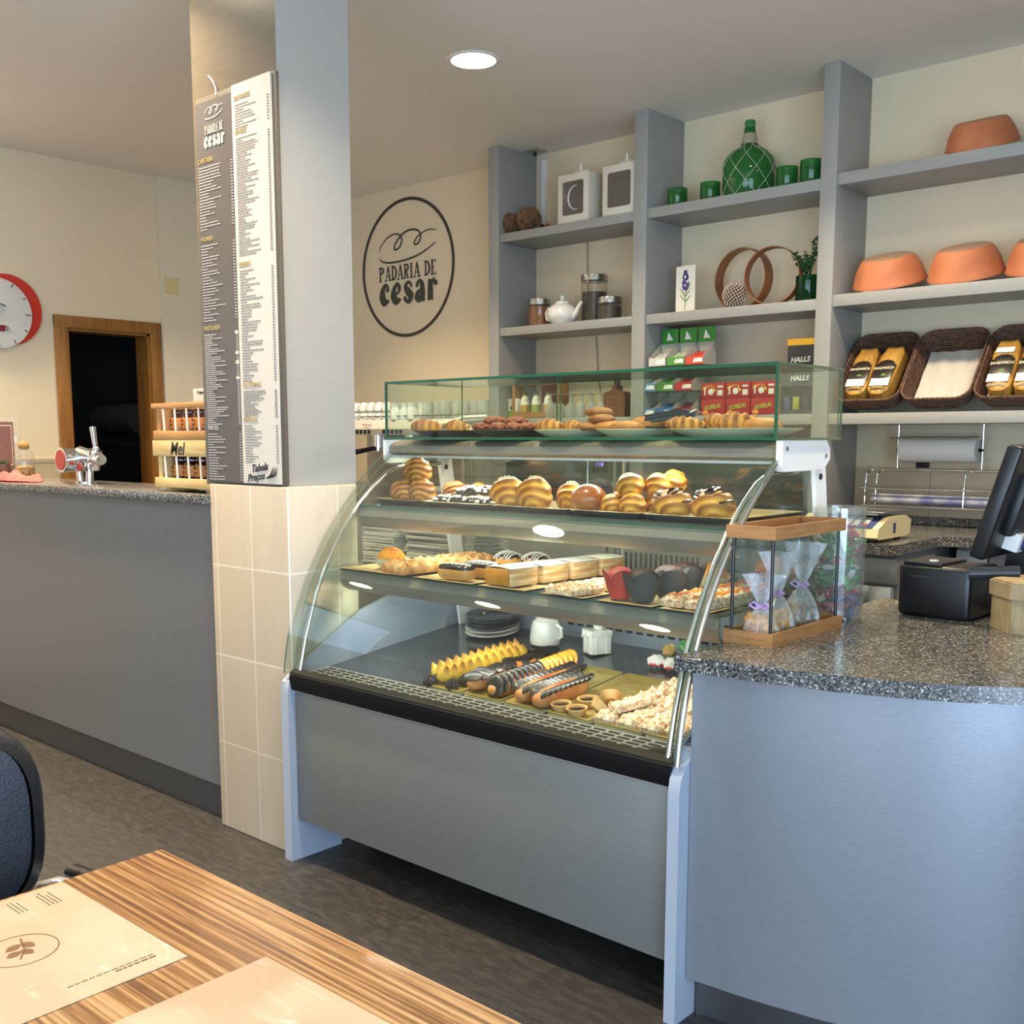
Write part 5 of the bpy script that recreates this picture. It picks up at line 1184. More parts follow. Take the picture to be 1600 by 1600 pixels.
# pastry builders
M_cro = mat('baked_savoury_crust', '#7c4015', .5, c2='#cf9440', tone=True, scale=30, bump=.35, bscale=70)
M_swt = mat('sweet_roll_dough', '#8f4f12', .45, c2='#e0a436', tone=True, scale=18, bump=.15, bscale=60)
M_bun = mat('glazed_bun', '#934d1c', .35, c2='#c07c38', tone=True, scale=8, coat=.35)
M_sug = mat('icing_sugar', '#f3efe6', .9, bump=.4, bscale=160); M_chs = mat('melted_chocolate', '#24150f', .25, coat=.5)
def shell(name, label, loc, r, rz, m, rings=9, tilt=0, top=None, group=None, cat='pastry', ax=(.55, 1, .8), roll=0):
    """rolled-dough piece: end face with a spiral of layers facing local -y"""
    t = T(name, label, cat, loc, rz, group, (tilt, roll, rz))
    cx_, cz_ = (.42, -.42)
    def pat(x, z): return math.sin(rings*2.7*math.hypot((x-cx_)*1.0, (z-cz_)*1.15)+.25*math.atan2(z-cz_, x-cx_))
    def disp(d, u, v): return 1+.05*pat(d.x, d.z)
    def tn(u, v):
        ph = (v-.5)*math.pi; th = u*2*math.pi; return min(1, max(0, .46-.5*pat(math.cos(ph)*math.cos(th), math.sin(ph))+.12*math.sin(th*5)))
    rr = (r*ax[1], r*ax[0]*1.25, r*ax[2]*1.08); fz = .62
    MB().blob((0, 0, rr[2]*fz), rr, disp=disp, nu=72, nv=48, flat=-rr[2]*fz, tone=tn).obj('dough', m, t)
    rr = (rr[0], rr[1], rr[2]); zc_ = rr[2]*fz
    if top == 'flakes':
        mb = MB(); rnd = random.Random(int(loc[0]*1e4) % 999)
        for k in range(110):
            a = rnd.uniform(0, 6.28); e = rnd.uniform(.25, 1.4); p = Vector((math.cos(a)*math.cos(e)*rr[0], abs(math.sin(a))*math.cos(e)*rr[1]*.9, math.sin(e)*rr[2]))*1.03
            mb.box(p+Vector((0, 0, zc_)), (.007, .002, .0015), (rnd.uniform(0, 3), rnd.uniform(0, 3), rnd.uniform(0, 3)))
        mb.obj('coconut_flakes', mat('coconut', '#ecdcc4', .8), t)
    if top == 'choc':
        mb = MB(); rnd = random.Random(int(loc[0]*1e4) % 999)
        for k in range(9):
            a0 = -1.2+.3*k; P = []
            for j in range(9):
                e = .15+2.2*j/8; P.append((rr[0]*math.sin(a0)*1.0*math.sin(e)+.004*rnd.uniform(-1, 1), rr[1]*math.cos(e)*1.0, zc_+rr[2]*math.sin(e)*math.cos(a0)*1.02+.001))
            if k % 2 == 0 or k in (1, 5): mb.tube(P, .003+.002*(k % 3), 6, flat=.5)
        mb.obj('chocolate_stripes', M_chs, t)
    return t
zt = ZU+.008
for i, (x, y, z, r, rz, l) in enumerate(((-2.625, 2.435, zt, .052, 12, 'front left'), (-2.525, 2.425, zt, .055, -8, 'front right'), (-2.585, 2.46, zt+.066, .055, 5, 'stacked on top of the two front ones'), (-2.475, 2.53, zt, .048, 10, 'behind the pile beside the powdered crinkles'), (-2.41, 2.575, zt, .045, -20, 'farthest back, touching the powdered crinkles'))):
    shell('layered_croissant', 'brown layered croissant on the leftmost upper tray, %s' % l, (x, y, z), r, R(rz), M_cro, 6, group='layered croissants on the upper shelf')
rnd = random.Random(4); pos = [(-2.395, 2.40, 0), (-2.33, 2.395, 0), (-2.265, 2.40, 0), (-2.205, 2.41, 0), (-2.36, 2.46, .022), (-2.29, 2.48, .028), (-2.225, 2.48, .024), (-2.18, 2.45, .03), (-2.31, 2.43, .03)]
for i, (x, y, z) in enumerate(pos):
    t = T('crinkle_cookie', 'powdered dark chocolate crinkle cookie, %s in the heap on the second upper tray' % nth_[i] if False else 'powdered dark chocolate crinkle cookie in the heap, %s' % ('front row first from left', 'front row second from left', 'front row third from left', 'front row last on the right', 'left in the upper layer', 'middle of the back layer', 'right in the back layer', 'far right in the upper layer', 'topmost in the centre')[i], 'cookie', (x, y, zt+z), rnd.uniform(0, 3), 'powdered crinkle cookies')
    MB().blob((0, 0, .013), (.036, .03, .015), disp=lambda d, u, v, q=i: 1+.08*math.sin(u*30+q), nu=30, nv=14).obj('cookie_core', M_chs, t)
    mb = MB()
    for k in range(26):
        a = rnd.uniform(0, 6.28); e = math.asin(rnd.uniform(-.1, 1)); p = Vector((.035*math.cos(a)*math.cos(e), .029*math.sin(a)*math.cos(e), .013+.015*math.sin(e))); s = rnd.uniform(.005, .009); mb.blob(p, (s, s, s*.55), nu=8, nv=6)
    mb.obj('powdered_crust', M_sug, t)
for i, (x, y, r, rz, l) in enumerate(((-2.155, 2.43, .06, 14, 'left'), (-2.045, 2.425, .062, -4, 'middle'), (-1.955, 2.485, .052, -18, 'right, set a little back'))):
    shell('coconut_roll', 'coconut-topped golden roll on the upper shelf, %s of three' % l, (x, y, zt), r, R(rz), M_swt, 5, top='flakes', group='coconut rolls on the upper shelf', ax=(.55, 1, .86))
for i, (x, y, r, l) in enumerate(((-1.842, 2.425, .052, 'smooth round glazed bun at the front left of the fourth upper tray'), (-1.785, 2.53, .045, 'smooth round glazed bun behind the other, half hidden'))):
    o = MB().blob((0, 0, r*.72), (r, r*.95, r*.8), flat=-r*.7, nu=32, nv=20, tone=lambda u, v: max(0, 1-v*1.4)).obj('round_bun', M_bun); o.location = (x, y, zt); tag(o, l, 'bun')
for i, (x, y, z, r, rz, l) in enumerate(((-1.757, 2.425, 0, .036, 10, 'bottom row left'), (-1.685, 2.42, 0, .04, -10, 'bottom row middle'), (-1.655, 2.49, 0, .038, 0, 'bottom row right at the back'), (-1.718, 2.455, .05, .042, 4, 'stacked top left'), (-1.655, 2.50, .05, .042, -14, 'stacked in the middle'), (-1.628, 2.535, .062, .04, -30, 'topmost at the back'))):
    shell('mini_croissant', 'small golden croissant in the upper shelf pile, %s' % l, (x, y, zt+z), r, R(rz), M_swt, 4, group='mini croissants on the upper shelf', ax=(.7, 1, .85))
for i, (x, y, r, rz, l) in enumerate(((-1.558, 2.425, .058, 8, 'left'), (-1.435, 2.425, .062, -6, 'right'))):
    shell('chocolate_roll', 'layered pastry roll striped with chocolate on the right upper tray, %s one' % l, (x, y, zt), r, R(rz), M_swt, 4, top='choc', group='chocolate-striped rolls', ax=(.6, 1, .72))

# middle shelf
G = 'doily trays on the middle glass shelf'
M_dl = mat('gold_doily', '#cbb583', .45, metal=.2)
MT = [(-2.655, -2.345, 'egg muffin and puff pastry slices'), (-2.31, -2.07, 'éclairs'), (-2.045, -1.87, 'custard slices'), (-1.81, -1.665, 'flat powdered pastries'), (-1.625, -1.455, 'wrapped muffins'), (-1.435, -1.30, 'orange custard strips')]
for a, b, c in MT: rect_tray('pastry_tray', 'black tray with scalloped gold paper under the %s' % c, a, b, 2.175, 2.68, ZMd, M_dl, M_trb, .006, .01, group=G, scallop=True)
zm = ZMd+.0065
M_cake = mat('orange_cake', '#e0932a', .6, c2='#b3600f', tone=True, scale=16, bump=.2); M_pap = mat('muffin_paper', '#efe3cc', .7)
def muffin(label, loc, r=.038, wrap=None, top=None, name='muffin', spread=1.25, hw=.045):
    t = T(name, label, 'muffin', loc, 0)
    mt = top or M_cake
    MB().blob((0, 0, hw*(1.12 if wrap else .75)), (r*(1.12 if wrap else 1),)*2+(r*.78,), disp=lambda d, u, v: 1+.05*math.sin(u*37)*math.sin(v*20), nu=34, nv=20, tone=lambda u, v: .3+.4*math.sin(v*9)).obj('cake', mt, t)
    n = 48
    def f(u, v):
        a = u*2*math.pi
        if wrap: k = 4; pk = abs(math.sin(a*2))**.6; rr = r*(.74+(.5+.25*pk)*v); z = hw*(v*(1.0+.55*pk*v))
        else: rr = r*(.78+.5*v)*(1+.04*math.sin(a*18)*v); z = hw*.62*v-.006*v*math.sin(a*2+1)
        return (rr*math.cos(a), rr*math.sin(a), z+.001)
    mb = MB(); mb.grid(f, n, 8, cu=True); mb.grid(lambda u, v: (lambda p: (p[0]*.965, p[1]*.965, p[2]))(f(u, v)), n, 8, cu=True); mb.lathe([(0, .0), (r*.72, .0), (r*.72, .002)], 24)
    mb.obj('paper_wrap', wrap or M_pap, t); return t
muffin('orange muffin in an open paper case at the left end of the middle shelf', (-2.51, 2.27, zm), .043)
M_puff = mat('puff_pastry', '#b06f30', .6, c2='#e8bd80', tone=True, scale=30, bump=.6, bscale=60)
M_flk = mat('flaky_layers', '#c08846', .7, c2='#e6cfa0', scale=12, stretch=(1, 1, 14), ramp=(.35, .65), bump=.3)
def slab(name, label, loc, sx, sy, h, m, rz=0, top=None, mt=None, group=None, seed=1, cat='pastry', slope=False, wav=.25, cv=None):
    t = T(name, label, cat, loc, rz, group, (SL if slope else 0, 0, rz)); rnd = random.Random(seed); k1, k2 = rnd.uniform(0, 6), rnd.uniform(0, 6)
    def f(u, v):
        x = (u-.5)*sx; y = (v-.5)*sy; e = min(1, min(u, 1-u)*8, min(v, 1-v)*(8*sy/sx)); e = math.sqrt(max(0, e))
        return (x, y, h*(.62+.38*e)+h*wav*(math.sin(x*170+k1)*math.sin(y*120+k2)*.5+.3*math.sin(y*260+x*90))*e)
    mb = MB(); P = mb.grid(f, 22, 44, tone=lambda u, v: .5+.5*math.sin(u*19+k1)*math.sin(v*23+k2))
    edge = [P[i][0] for i in range(22)]+[P[21][j] for j in range(1, 44)]+[P[i][43] for i in range(20, -1, -1)]+[P[0][j] for j in range(42, 0, -1)]
    low = [mb.bm.verts.new((v.co.x*.97, v.co.y*.99, .0005)) for v in edge]; n = len(edge)
    for i in range(n): mb.face([edge[i], edge[(i+1) % n], low[(i+1) % n], low[i]])
    mb.face(low); mb.obj('crust', m, t)
    if mt:
        mb = MB(); s0, s1 = (top or (.08, .92))
        g = lambda u, v: (lambda q: (q[0], q[1], q[2]+.0012+.0006*math.sin(u*50)*math.sin(v*70)))(f(s0+(s1-s0)*u, .015+.97*v)); mb.grid(g, 18, 44); mb.obj('topping', mt, t)
    return t
slab('puff_pastry_slice', 'golden puff pastry slice at the front of the leftmost middle tray', (-2.395, 2.275, zm), .12, .19, .035, M_puff, R(-6), seed=2)
slab('puff_pastry_slice', 'golden puff pastry slice behind the front one on the leftmost middle tray', (-2.39, 2.48, zm), .13, .18, .035, M_puff, R(-6), seed=3)
M_ecl = mat('choux_dough', '#d9a85c', .5, c2='#a86c2c', tone=True, scale=15, bump=.2)
def eclair(label, loc, rz, L_=.13):
    t = T('eclair', label, 'pastry', loc, rz, 'chocolate éclairs with white drizzle')
    MB().blob((0, 0, .021), (L_/2, .03, .022), e=.62, nu=36, nv=18, flat=-.0205, tone=lambda u, v: v).obj('choux', M_ecl, t)
    MB().blob((0, 0, .031), (L_/2*.97, .029, .0165), e=.6, nu=36, nv=16, flat=-.004).obj('chocolate_glaze', M_chs, t)
    mb = MB()
    mb.tube([(-L_*.42+L_*.84*k/28, .02*math.sin(k*1.35), .0490-.0165*(1-math.sqrt(1-(.02*math.sin(k*1.35)/.03)**2))-(.006*(abs(k-14)/14)**4)) for k in range(29)], .0022, 6)
    mb.obj('white_drizzle', M_sug, t)
eclair('chocolate glazed éclair with white drizzle at the front of the second middle tray', (-2.165, 2.215, zm), R(0)); eclair('chocolate glazed éclair with white drizzle just behind the front one', (-2.14, 2.30, zm), R(6))
def puffb(label, loc):
    t = T('cream_puff', label, 'pastry', loc, 0, 'cream puffs with chocolate')
    MB().blob((0, 0, .026), (.042, .038, .028), disp=lambda d, u, v: 1+.05*math.sin(u*31)*math.sin(v*17), flat=-.0255, tone=lambda u, v: v).obj('choux', M_ecl, t)
    MB().blob((0, 0, .035), (.039, .036, .022), flat=0).obj('chocolate_cap', M_chs, t)
    mb = MB()
    for k in range(7): mb.tube([(-.03+.01*k, .033*math.cos(a), .035+.0235*math.sin(a)*math.sqrt(max(.1, 1-((-.03+.01*k)/.042)**2))) for a in (math.pi*j/8 for j in range(9))], .0018, 5)
    mb.obj('white_drizzle', M_sug, t)
puffb('cream puff with chocolate and white drizzle, left of two behind the éclairs', (-2.215, 2.50, zm)); puffb('cream puff with dark chocolate cap, right one at the back of the second middle tray', (-2.125, 2.53, zm))
# custard mille-feuille: four blocks in a row
M_cus = mat('custard_yellow', '#cf8f26', .4, c2='#b57418', scale=12, bump=.1)
for k in range(4):
    y = 2.245+.122*k; t = T('custard_slice', 'sugar-dusted layered custard slice, %s from the front in its row' % ('first', 'second', 'third', 'fourth')[k], 'pastry', (-1.975+.014*k, y, zm), R(-4), 'row of custard slices on the middle shelf')
    mb = MB(); mb.box((0, 0, .026), (.105, .108, .05), bev=.006); mb.obj('layers', M_flk, t)
    MB().box((-.002, -.056 if k == 0 else .058, .026), (.095, .010, .044), bev=.004).obj('custard', M_cus, t)
    mb = MB(); mb.grid(lambda u, v: ((u-.5)*.104, (v-.5)*.112, .0515+.004*math.sin(u*3.14)+.0012*math.sin(u*40)*math.sin(v*37)), 18, 18); mb.grid(lambda u, v: ((u-.5)*.104, (v-.5)*.112, .049), 2, 2); mb.obj('sugar_crust', M_sug, t)
M_dust = mat('sugared_crust', '#b06f28', .7, c2='#e6d6ba', scale=95, det=8, bump=.9, bscale=90, ramp=(.34, .62))
for k in range(3): slab('powdered_pastry', 'flat sugar-dusted pastry on the fourth middle tray, %s from the front' % ('first', 'second', 'third')[k], (-1.74+.012*k, 2.235+.145*k, zm), .105, .125, .024, M_dust, R(-8), seed=20+k, group='flat powdered pastries on the middle shelf')
M_tul = mat('grey_tulip_paper', '#3f3f40', .65); M_tulr = mat('red_tulip_paper', '#b83a2a', .6); M_dkc = mat('dark_muffin_top', '#2b1d19', .6, c2='#47322b', tone=True, scale=50, bump=.8)
muffin('muffin in a red tulip paper wrap on the fifth middle tray', (-1.59, 2.235, zm), .034, M_tulr, mat('berry_muffin_top', '#8a6138', .6, c2='#c8415a', scale=30, bump=.5), hw=.05)
for k, (x, y) in enumerate(((-1.522, 2.235), (-1.505, 2.33), (-1.515, 2.43))): muffin('chocolate muffin in a dark grey tulip wrap, %s in the row behind the red one' % ('nearest', 'middle', 'farthest')[k], (x, y, zm), .037, M_tul, M_dkc, hw=.05)
muffin('orange muffin in a white paper case behind the dark wrapped muffins', (-1.535, 2.60, zm+.0), .04)
M_orc = mat('orange_glaze', '#d9861c', .3, c2='#b5600f', scale=20, coat=.5, bump=.3)
for k, x in enumerate((-1.405, -1.335)): slab('custard_strip', 'long orange custard pastry edged with sugar on the right middle tray, %s strip' % ('left', 'right')[k], (x, 2.40, zm), .062, .40, .028, M_dust, R(-3), top=(.25, .75), mt=M_orc, seed=40+k, group='orange custard strips on the middle shelf')
t = T('filled_roll', 'pale filled bread roll at the back right corner of the middle shelf', 'bread', (-1.36, 2.66, zm+.03), R(10))
MB().blob((0, 0, .028), (.07, .034, .03), nu=30, nv=18, e=.8, tone=lambda u, v: v).obj('roll', M_bun, t); MB().b2((-.06, -.03, .018), (.06, .03, .026), .003).obj('ham_filling', mat('ham', '#c4756a', .5), t)

# lower deck
G = 'gold trays on the lower deck'
DT = [(-2.24, -2.085), (-2.075, -1.93), (-1.92, -1.778), (-1.765, -1.62), (-1.605, -1.46), (-1.447, -1.303)]
cont = ['meringue roll', 'chocolate-leaf log and the half orange loaf', 'two chocolate-feather logs', 'small tartlets', 'first flaky sugared strips', 'last flaky sugared strips']
for (a, b), c in zip(DT, cont): rect_tray('pastry_tray', 'gold card tray under the %s on the lower deck' % c, a, b, 2.145, 2.525, dz(2.335)+.0012, M_gold2, mat('tray_cream_edge', '#e6d9a8', .5), .010, .006, slope=True, group=G)
def D(x, y, h=.0045): return (x, y, dz(y)+h)
M_mer = mat('torched_meringue', '#efc044', .5, c2='#7a3c10', tone=True, scale=5, ramp=(.48, .8))
t = T('meringue_roll', 'yellow piped meringue roll with scorched tips at the left of the lower deck', 'pastry', D(-2.178, 2.335), 0, None, (SL, 0, R(-9)))
MB().blob((0, 0, .022), (.036, .165, .024), e=.7, nu=30, nv=20, flat=-.021, tone=lambda u, v: .05).obj('sponge', M_mer, t)
mb = MB(); rnd = random.Random(8)
for j in range(11):
    for i in range(3):
        x = -.022+.022*i; y = -.148+.0296*j; p0 = Vector((x, y, .03)); lean = Vector((.012*(i-1), -.004, .034 if i == 1 else .024))
        mb.tube([p0, p0+lean*.4, p0+lean*.8, p0+lean*1.35], [.018, .017, .010, .001], 9, tone=lambda a, b: max(0, a-.3)*1.6)
mb.obj('meringue_peaks', M_mer, t)
M_dcr = mat('dark_chocolate_cream', '#241d1c', .4, coat=.2)
def rosette(x, y, i, l):
    mb = MB(); mb.blob((0, 0, .013), (.019, .019, .017), disp=lambda d, u, v: 1+.18*math.sin(u*2*math.pi*8), nu=48, nv=12); mb.blob((0, 0, .028), (.006, .006, .008), nu=10, nv=6)
    o = mb.obj('chocolate_rosette', M_dcr); o.location = D(x, y); o.rotation_euler = (SL, 0, 0); tag(o, l, 'cream rosette', 'dark chocolate rosettes around the meringue roll')
RS = ['nearest at the left corner', 'first', 'second', 'third', 'fourth', 'fifth', 'sixth', 'seventh', 'eighth']
rosette(-2.222, 2.158, 0, 'dark chocolate cream rosette at the front left corner of the meringue tray')
for i in range(7): rosette(-2.135+.0065*i, 2.165+.045*i, i, 'dark chocolate cream rosette, %s from the front along the right side of the meringue' % RS[i+1])
rosette(-2.12, 2.50, 9, 'dark chocolate cream rosette at the far end of the meringue roll')
def log(label, x, y, L_, rz, kind, seed):
    t = T('cream_log', label, 'pastry', D(x, y), 0, None, (SL, 0, rz)); rnd = random.Random(seed)
    MB().blob((0, 0, .026), (.034, L_/2, .027), e=.72, nu=30, nv=22, flat=-.0255, tone=lambda u, v: .3+.3*math.sin(u*11)).obj('sponge', mat('log_sponge', '#96491a', .5, c2='#cf8f4c', tone=True, scale=22, bump=.4), t)
    n = int(L_/.02); ms = {'c': [], 'o': []}
    A = MB(); B = MB(); nb = 0
    for k in range(n):
        y_ = -L_/2+.022+(L_-.03)*k/(n-1); orange = kind == 'half' and k >= n*.55
        mbx = B if orange else A; nb += orange
        if kind == 'leaf': mbx.blob((0+.008*math.sin(k*2.2), y_, .05), (.036, .021, .004), rot=(R(24), R(8*math.sin(k)), R(20*math.sin(k*1.7))), nu=20, nv=6)
        elif kind == 'feather':
            for s in (-1, 1): mbx.blob((s*.016, y_, .046), (.025, .016, .004), rot=(R(26), R(-s*26), R(s*22)), nu=16, nv=6)
        else: mbx.blob((0, y_, .036), (.0345, .008 if orange else .0105, .034), rot=(R(-28), 0, 0), nu=26, nv=10)
    A.obj('chocolate_slices', mat('chocolate_slices', '#1d191a', .35, coat=.2), t)
    if nb: B.obj('orange_slices', mat('orange_slices', '#f0b238', .35, c2='#d98a1e', scale=40, coat=.4), t)
    else: B.bm.free()
log('log topped with overlapping dark chocolate leaves, beside the meringue roll', -2.04, 2.325, .34, R(-7), 'leaf', 1)
log('loaf topped with round chocolate slices in front and orange slices behind', -1.953, 2.31, .33, R(-6), 'half', 2)
log('log topped with chocolate feathers, left of the pair beside the empty trays', -1.86, 2.275, .25, R(-5), 'feather', 3)
log('log topped with chocolate feathers, right of the pair beside the empty trays', -1.788, 2.24, .20, R(-6), 'feather', 4)
M_trt = mat('tartlet_crust', '#b98448', .6, c2='#d9ac70', scale=18, bump=.3)
for k, (x, y, z, rx, ry) in enumerate(((-1.738, 2.178, 0, 0, 0), (-1.678, 2.17, 0, 0, 0), (-1.632, 2.19, .016, R(-50), R(25)), (-1.70, 2.245, 0, 0, 0), (-1.638, 2.265, .016, R(-40), R(-30)))):
    t = T('tartlet', 'small brown tartlet with dark filling on the lower deck, %s' % ('front left', 'front middle', 'front right tipped on its side', 'behind, left', 'behind, right tipped over')[k], 'tart', D(x, y, .0045+z), 0, 'tartlets on the lower deck', (SL+rx, ry, 0))
    MB().lathe([(0, .001), (.019, .001), (.028, .02), (.029, .024), (.025, .024), (.022, .018), (0, .018)], 30).obj('crust', M_trt, t)
    MB().lathe([(0, .0215), (.018, .0205), (.0235, .019)], 24).obj('filling', M_chs, t)
for k in range(4):
    slab('sugared_strip', 'flaky sugared nut pastry strip on the lower deck, %s from the left' % ('first', 'second', 'third', 'fourth')[k], D(-1.572+.07*k, 2.33), .062, .36 if k < 3 else .34, .026, M_dust, R(-3), seed=60+k, slope=True, group='flaky sugared strips on the lower deck', wav=.4)
slab('sugared_strip', 'short flaky sugared piece lying across the first strips at the front', D(-1.545, 2.235, .034), .05, .12, .02, M_dust, R(-22), seed=70, slope=True, wav=.4)
tag(MB().b2((-.03, -.0008, 0), (.03, .0008, .001)).obj('toothpick', M_pine), 'small wooden stick lying on an empty gold tray', 'stick')
bpy.data.objects['toothpick'].location = D(-1.70, 2.37, .006); bpy.data.objects['toothpick'].rotation_euler = (SL, 0, R(-50))
mb = MB(); rnd = random.Random(2)
for k in range(60): x, y = rnd.uniform(-1.76, -1.64), rnd.uniform(2.28, 2.48); s = rnd.uniform(.0012, .003); mb.blob((x, y, dz(y)+.0055), (s, s, s*.7), nu=6, nv=4)
o = mb.obj('crumbs', M_puff); tag(o, 'scattered golden crumbs on the empty gold trays', 'crumbs', None, 'stuff')
# mug, ceramic gift box, plates, sweets on the deck
t = T('upturned_mug', 'white porcelain mug standing upside down on the lower deck', 'mug', D(-2.205, 2.675, .001), R(20), None)
MB().lathe([(.048, 0), (.051, .004), (.052, .02), (.047, .062), (.042, .077), (.034, .082), (.033, .087), (.029, .087), (.028, .083), (0, .083)], 40).obj('body', M_white, t)
MB().tube([(.045, -.01, .02), (.062, -.018, .03), (.062, -.02, .058), (.042, -.014, .07)], .006, 10).obj('handle', M_white, t)
t = T('ceramic_gift_box', 'white ceramic gift box ornament with bow on the lower deck', 'ornament', D(-1.985, 2.665, .0035), R(-28))
mb = MB(); mb.box((0, 0, .035), (.068, .068, .07), bev=.003); mb.box((0, 0, .066), (.074, .074, .02), bev=.003); mb.obj('box_body', M_white, t)
mb = MB()
for a in (-.018, .018): mb.box((a, 0, .038), (.006, .072, .076), bev=.001); mb.box((0, a, .038), (.072, .006, .076), bev=.001)
mb.obj('ribbon_bands', M_white, t)
mb = MB()
for s in (-1, 1): mb.tube([(0, 0, .076), (s*.012, 0, .094), (s*.024, .004, .09), (s*.018, .004, .078), (0, 0, .077)], .0065, 10)
for q in (-.02, .012): mb.tube([(q, -.037, .07), (q+.003, -.039, .06), (q-.004, -.039, .052)], .0045, 8)
mb.obj('bow', M_white, t)
pl = MB().lathe([(0, .003), (.055, .003), (.094, .011), (.096, .0135), (.092, .0135), (.055, .007), (.05, 0), (0, 0)], 44).obj('plate', mat('black_plate', '#1b1e22', .2, coat=.4))
LB = ['bottom white plate of the stack on the lower deck', 'second white plate from the bottom of the deck stack', 'third plate from the bottom of the deck stack, black', 'fourth plate from the bottom of the deck stack, black', 'topmost black plate of the stack on the lower deck']
wp = pl.data.copy(); wp.materials.clear(); wp.materials.append(M_white)
zacc = 0
for k in range(5):
    q = pl if k == 0 else pl.copy()
    if k: COL.objects.link(q)
    if k < 2: q.data = wp
    elif k == 2: pass
    q.location = D(-2.455, 2.69, .001+zacc); q.rotation_euler = (SL, 0, 0); tag(q, LB[k], 'plate', None); zacc += .0145
if True:
    q = [o for o in COL.objects if o.get('label') in LB[2:]]
    bm_ = MB().lathe([(0, .003), (.055, .003), (.094, .011), (.096, .0135), (.092, .0135), (.055, .007), (.05, 0), (0, 0)], 44).obj('temp', mat('black_plate', '#1b1e22')); md = bm_.data; bpy.data.objects.remove(bm_)
    for o in q: o.data = md
rnd = random.Random(21)
def sweet(x, y, z, c, c3, l, s=1.0):
    t = T('wrapped_sweet', l, 'candy', D(x, y, z), 0, None, (0, 0, rnd.uniform(0, 3)))
    MB().blob((0, 0, .015*s), (.021*s, .015*s, .0145*s), disp=lambda d, u, v: 1+.12*math.sin(u*30)*math.sin(v*13), nu=26, nv=16).obj('foil', mat('sweet_'+c, c, .25, coat=.5, bump=.6, bscale=120), t)
    MB().blob((0, 0, .01*s), (.0215*s, .0155*s, .0075*s), nu=18, nv=10).obj('foil_band', mat('sweet_'+c3, c3, .25, coat=.5, bump=.6, bscale=120), t)
for k, (x, y, z, c, c3, l) in enumerate(((-1.735, 2.63, 0, '#e9e4e2', '#c9402c', 'white and red wrapped sweet at the left front of the heap by the granite corner'), (-1.685, 2.625, 0, '#e9e4e2', '#d9482f', 'white and red wrapped sweet right of the first in the deck heap'), (-1.71, 2.66, .02, '#b99a4c', '#8a5f4c', 'gold and brown wrapped sweet on the deck heap'), (-1.665, 2.68, .03, '#3f8f4a', '#2c6f38', 'green wrapped sweet, left one on top of the deck heap'), (-1.63, 2.67, .02, '#4a9a52', '#2c6f38', 'green wrapped sweet, right one on the deck heap'), (-1.655, 2.72, .05, '#3f8f4a', '#e4ece4', 'green and white wrapped sweet at the top of the deck heap'), (-1.59, 2.70, 0, '#e9e4e2', '#3f8f4a', 'white and green wrapped sweet at the back of the deck heap'), (-1.67, 2.70, 0, '#6f9a4a', '#3f7a3a', 'olive green wrapped sweet low at the back of the deck heap'))):
    sweet(x+.0, y, z*1.4, c, c3, l, 1.35)

# pastries in the glass box
ZB2 = 1.3575
def oval_plate(label, x, w_, y, d_, m, m2):
    t = T('serving_platter', label, 'platter', (x, y, ZB2), 0, 'platters in the glass box')
    P = []
    for s, z in ((.60, 0), (.66, .002), (.86, .014), (1, .023), (.97, .024), (.84, .017), (.64, .005), (0.001, .004)): P.append([(s*w_/2*math.copysign(abs(math.cos(a))**.75, math.cos(a)), s*d_/2*math.copysign(abs(math.sin(a))**.75, math.sin(a)), z) for a in [i*2*math.pi/56 for i in range(56)]])
    mb = MB()
    for i in range(4, 7): loft(mb, P[i], P[i+1])
    mb.obj('plate_well', m, t); mb = MB(); [loft(mb, P[i], P[i+1]) for i in range(4)]; mb.prism([(a, b) for a, b, _ in P[0]], 0, .001); mb.obj('plate_underside', m2, t)
M_pg = mat('pale_green_platter', '#d3ddc6', .25, coat=.3); M_pk = mat('dark_platter', '#2a2b28', .3, coat=.3); M_pcr = mat('platter_cream', '#e8e2cc', .3)
PL = [('dark platter under the two croissants at the left of the glass box', -2.485, .265, M_pcr, M_pk), ('dark platter under the dark nutty pastries in the glass box', -2.22, .25, M_pk, M_pk), ('pale platter under the small croissants in the middle of the glass box', -1.975, .225, M_pcr, M_pg), ('pale platter under the flat golden pasties in the glass box', -1.755, .2, M_pcr, M_pg), ('large pale green platter at the right end of the glass box', -1.44, .36, M_pcr, M_pg)]
for l, x, w_, a, b in PL: oval_plate(l, x, w_, 2.535, .25, a, b)
zb = ZB2+.019
def croissant(label, loc, rz, s, m, group=None):
    t = T('croissant', label, 'croissant', loc, rz, group); t.scale = (1, 1, .82); n = 26; P = []; rr = []; 
    for i in range(n):
        a = -1.15+2.3*i/(n-1); P.append((.062*s*math.sin(a), .030*s*(1-math.cos(a))*1.3, .026*s*(.85))); e = 1-abs(2*i/(n-1)-1)**1.6; rr.append(s*(.008+.021*e)*(1+.10*(1 if (i % 4) < 2 else -1)))
    MB().tube(P, rr, 14, tone=lambda u, v: .5+.5*math.cos(u*40)).obj('crust', m, t)
croissant('small flaky croissant at the left end of the glass box', (-2.56, 2.47, zb), R(8), 1.0, M_cro); croissant('small flaky croissant, second from the left in the glass box', (-2.425, 2.48, zb), R(-14), .9, M_cro)
M_nut = mat('nutty_dark_crust', '#4a241a', .5, c2='#b0583a', tone=True, scale=60, bump=.8, bscale=90)
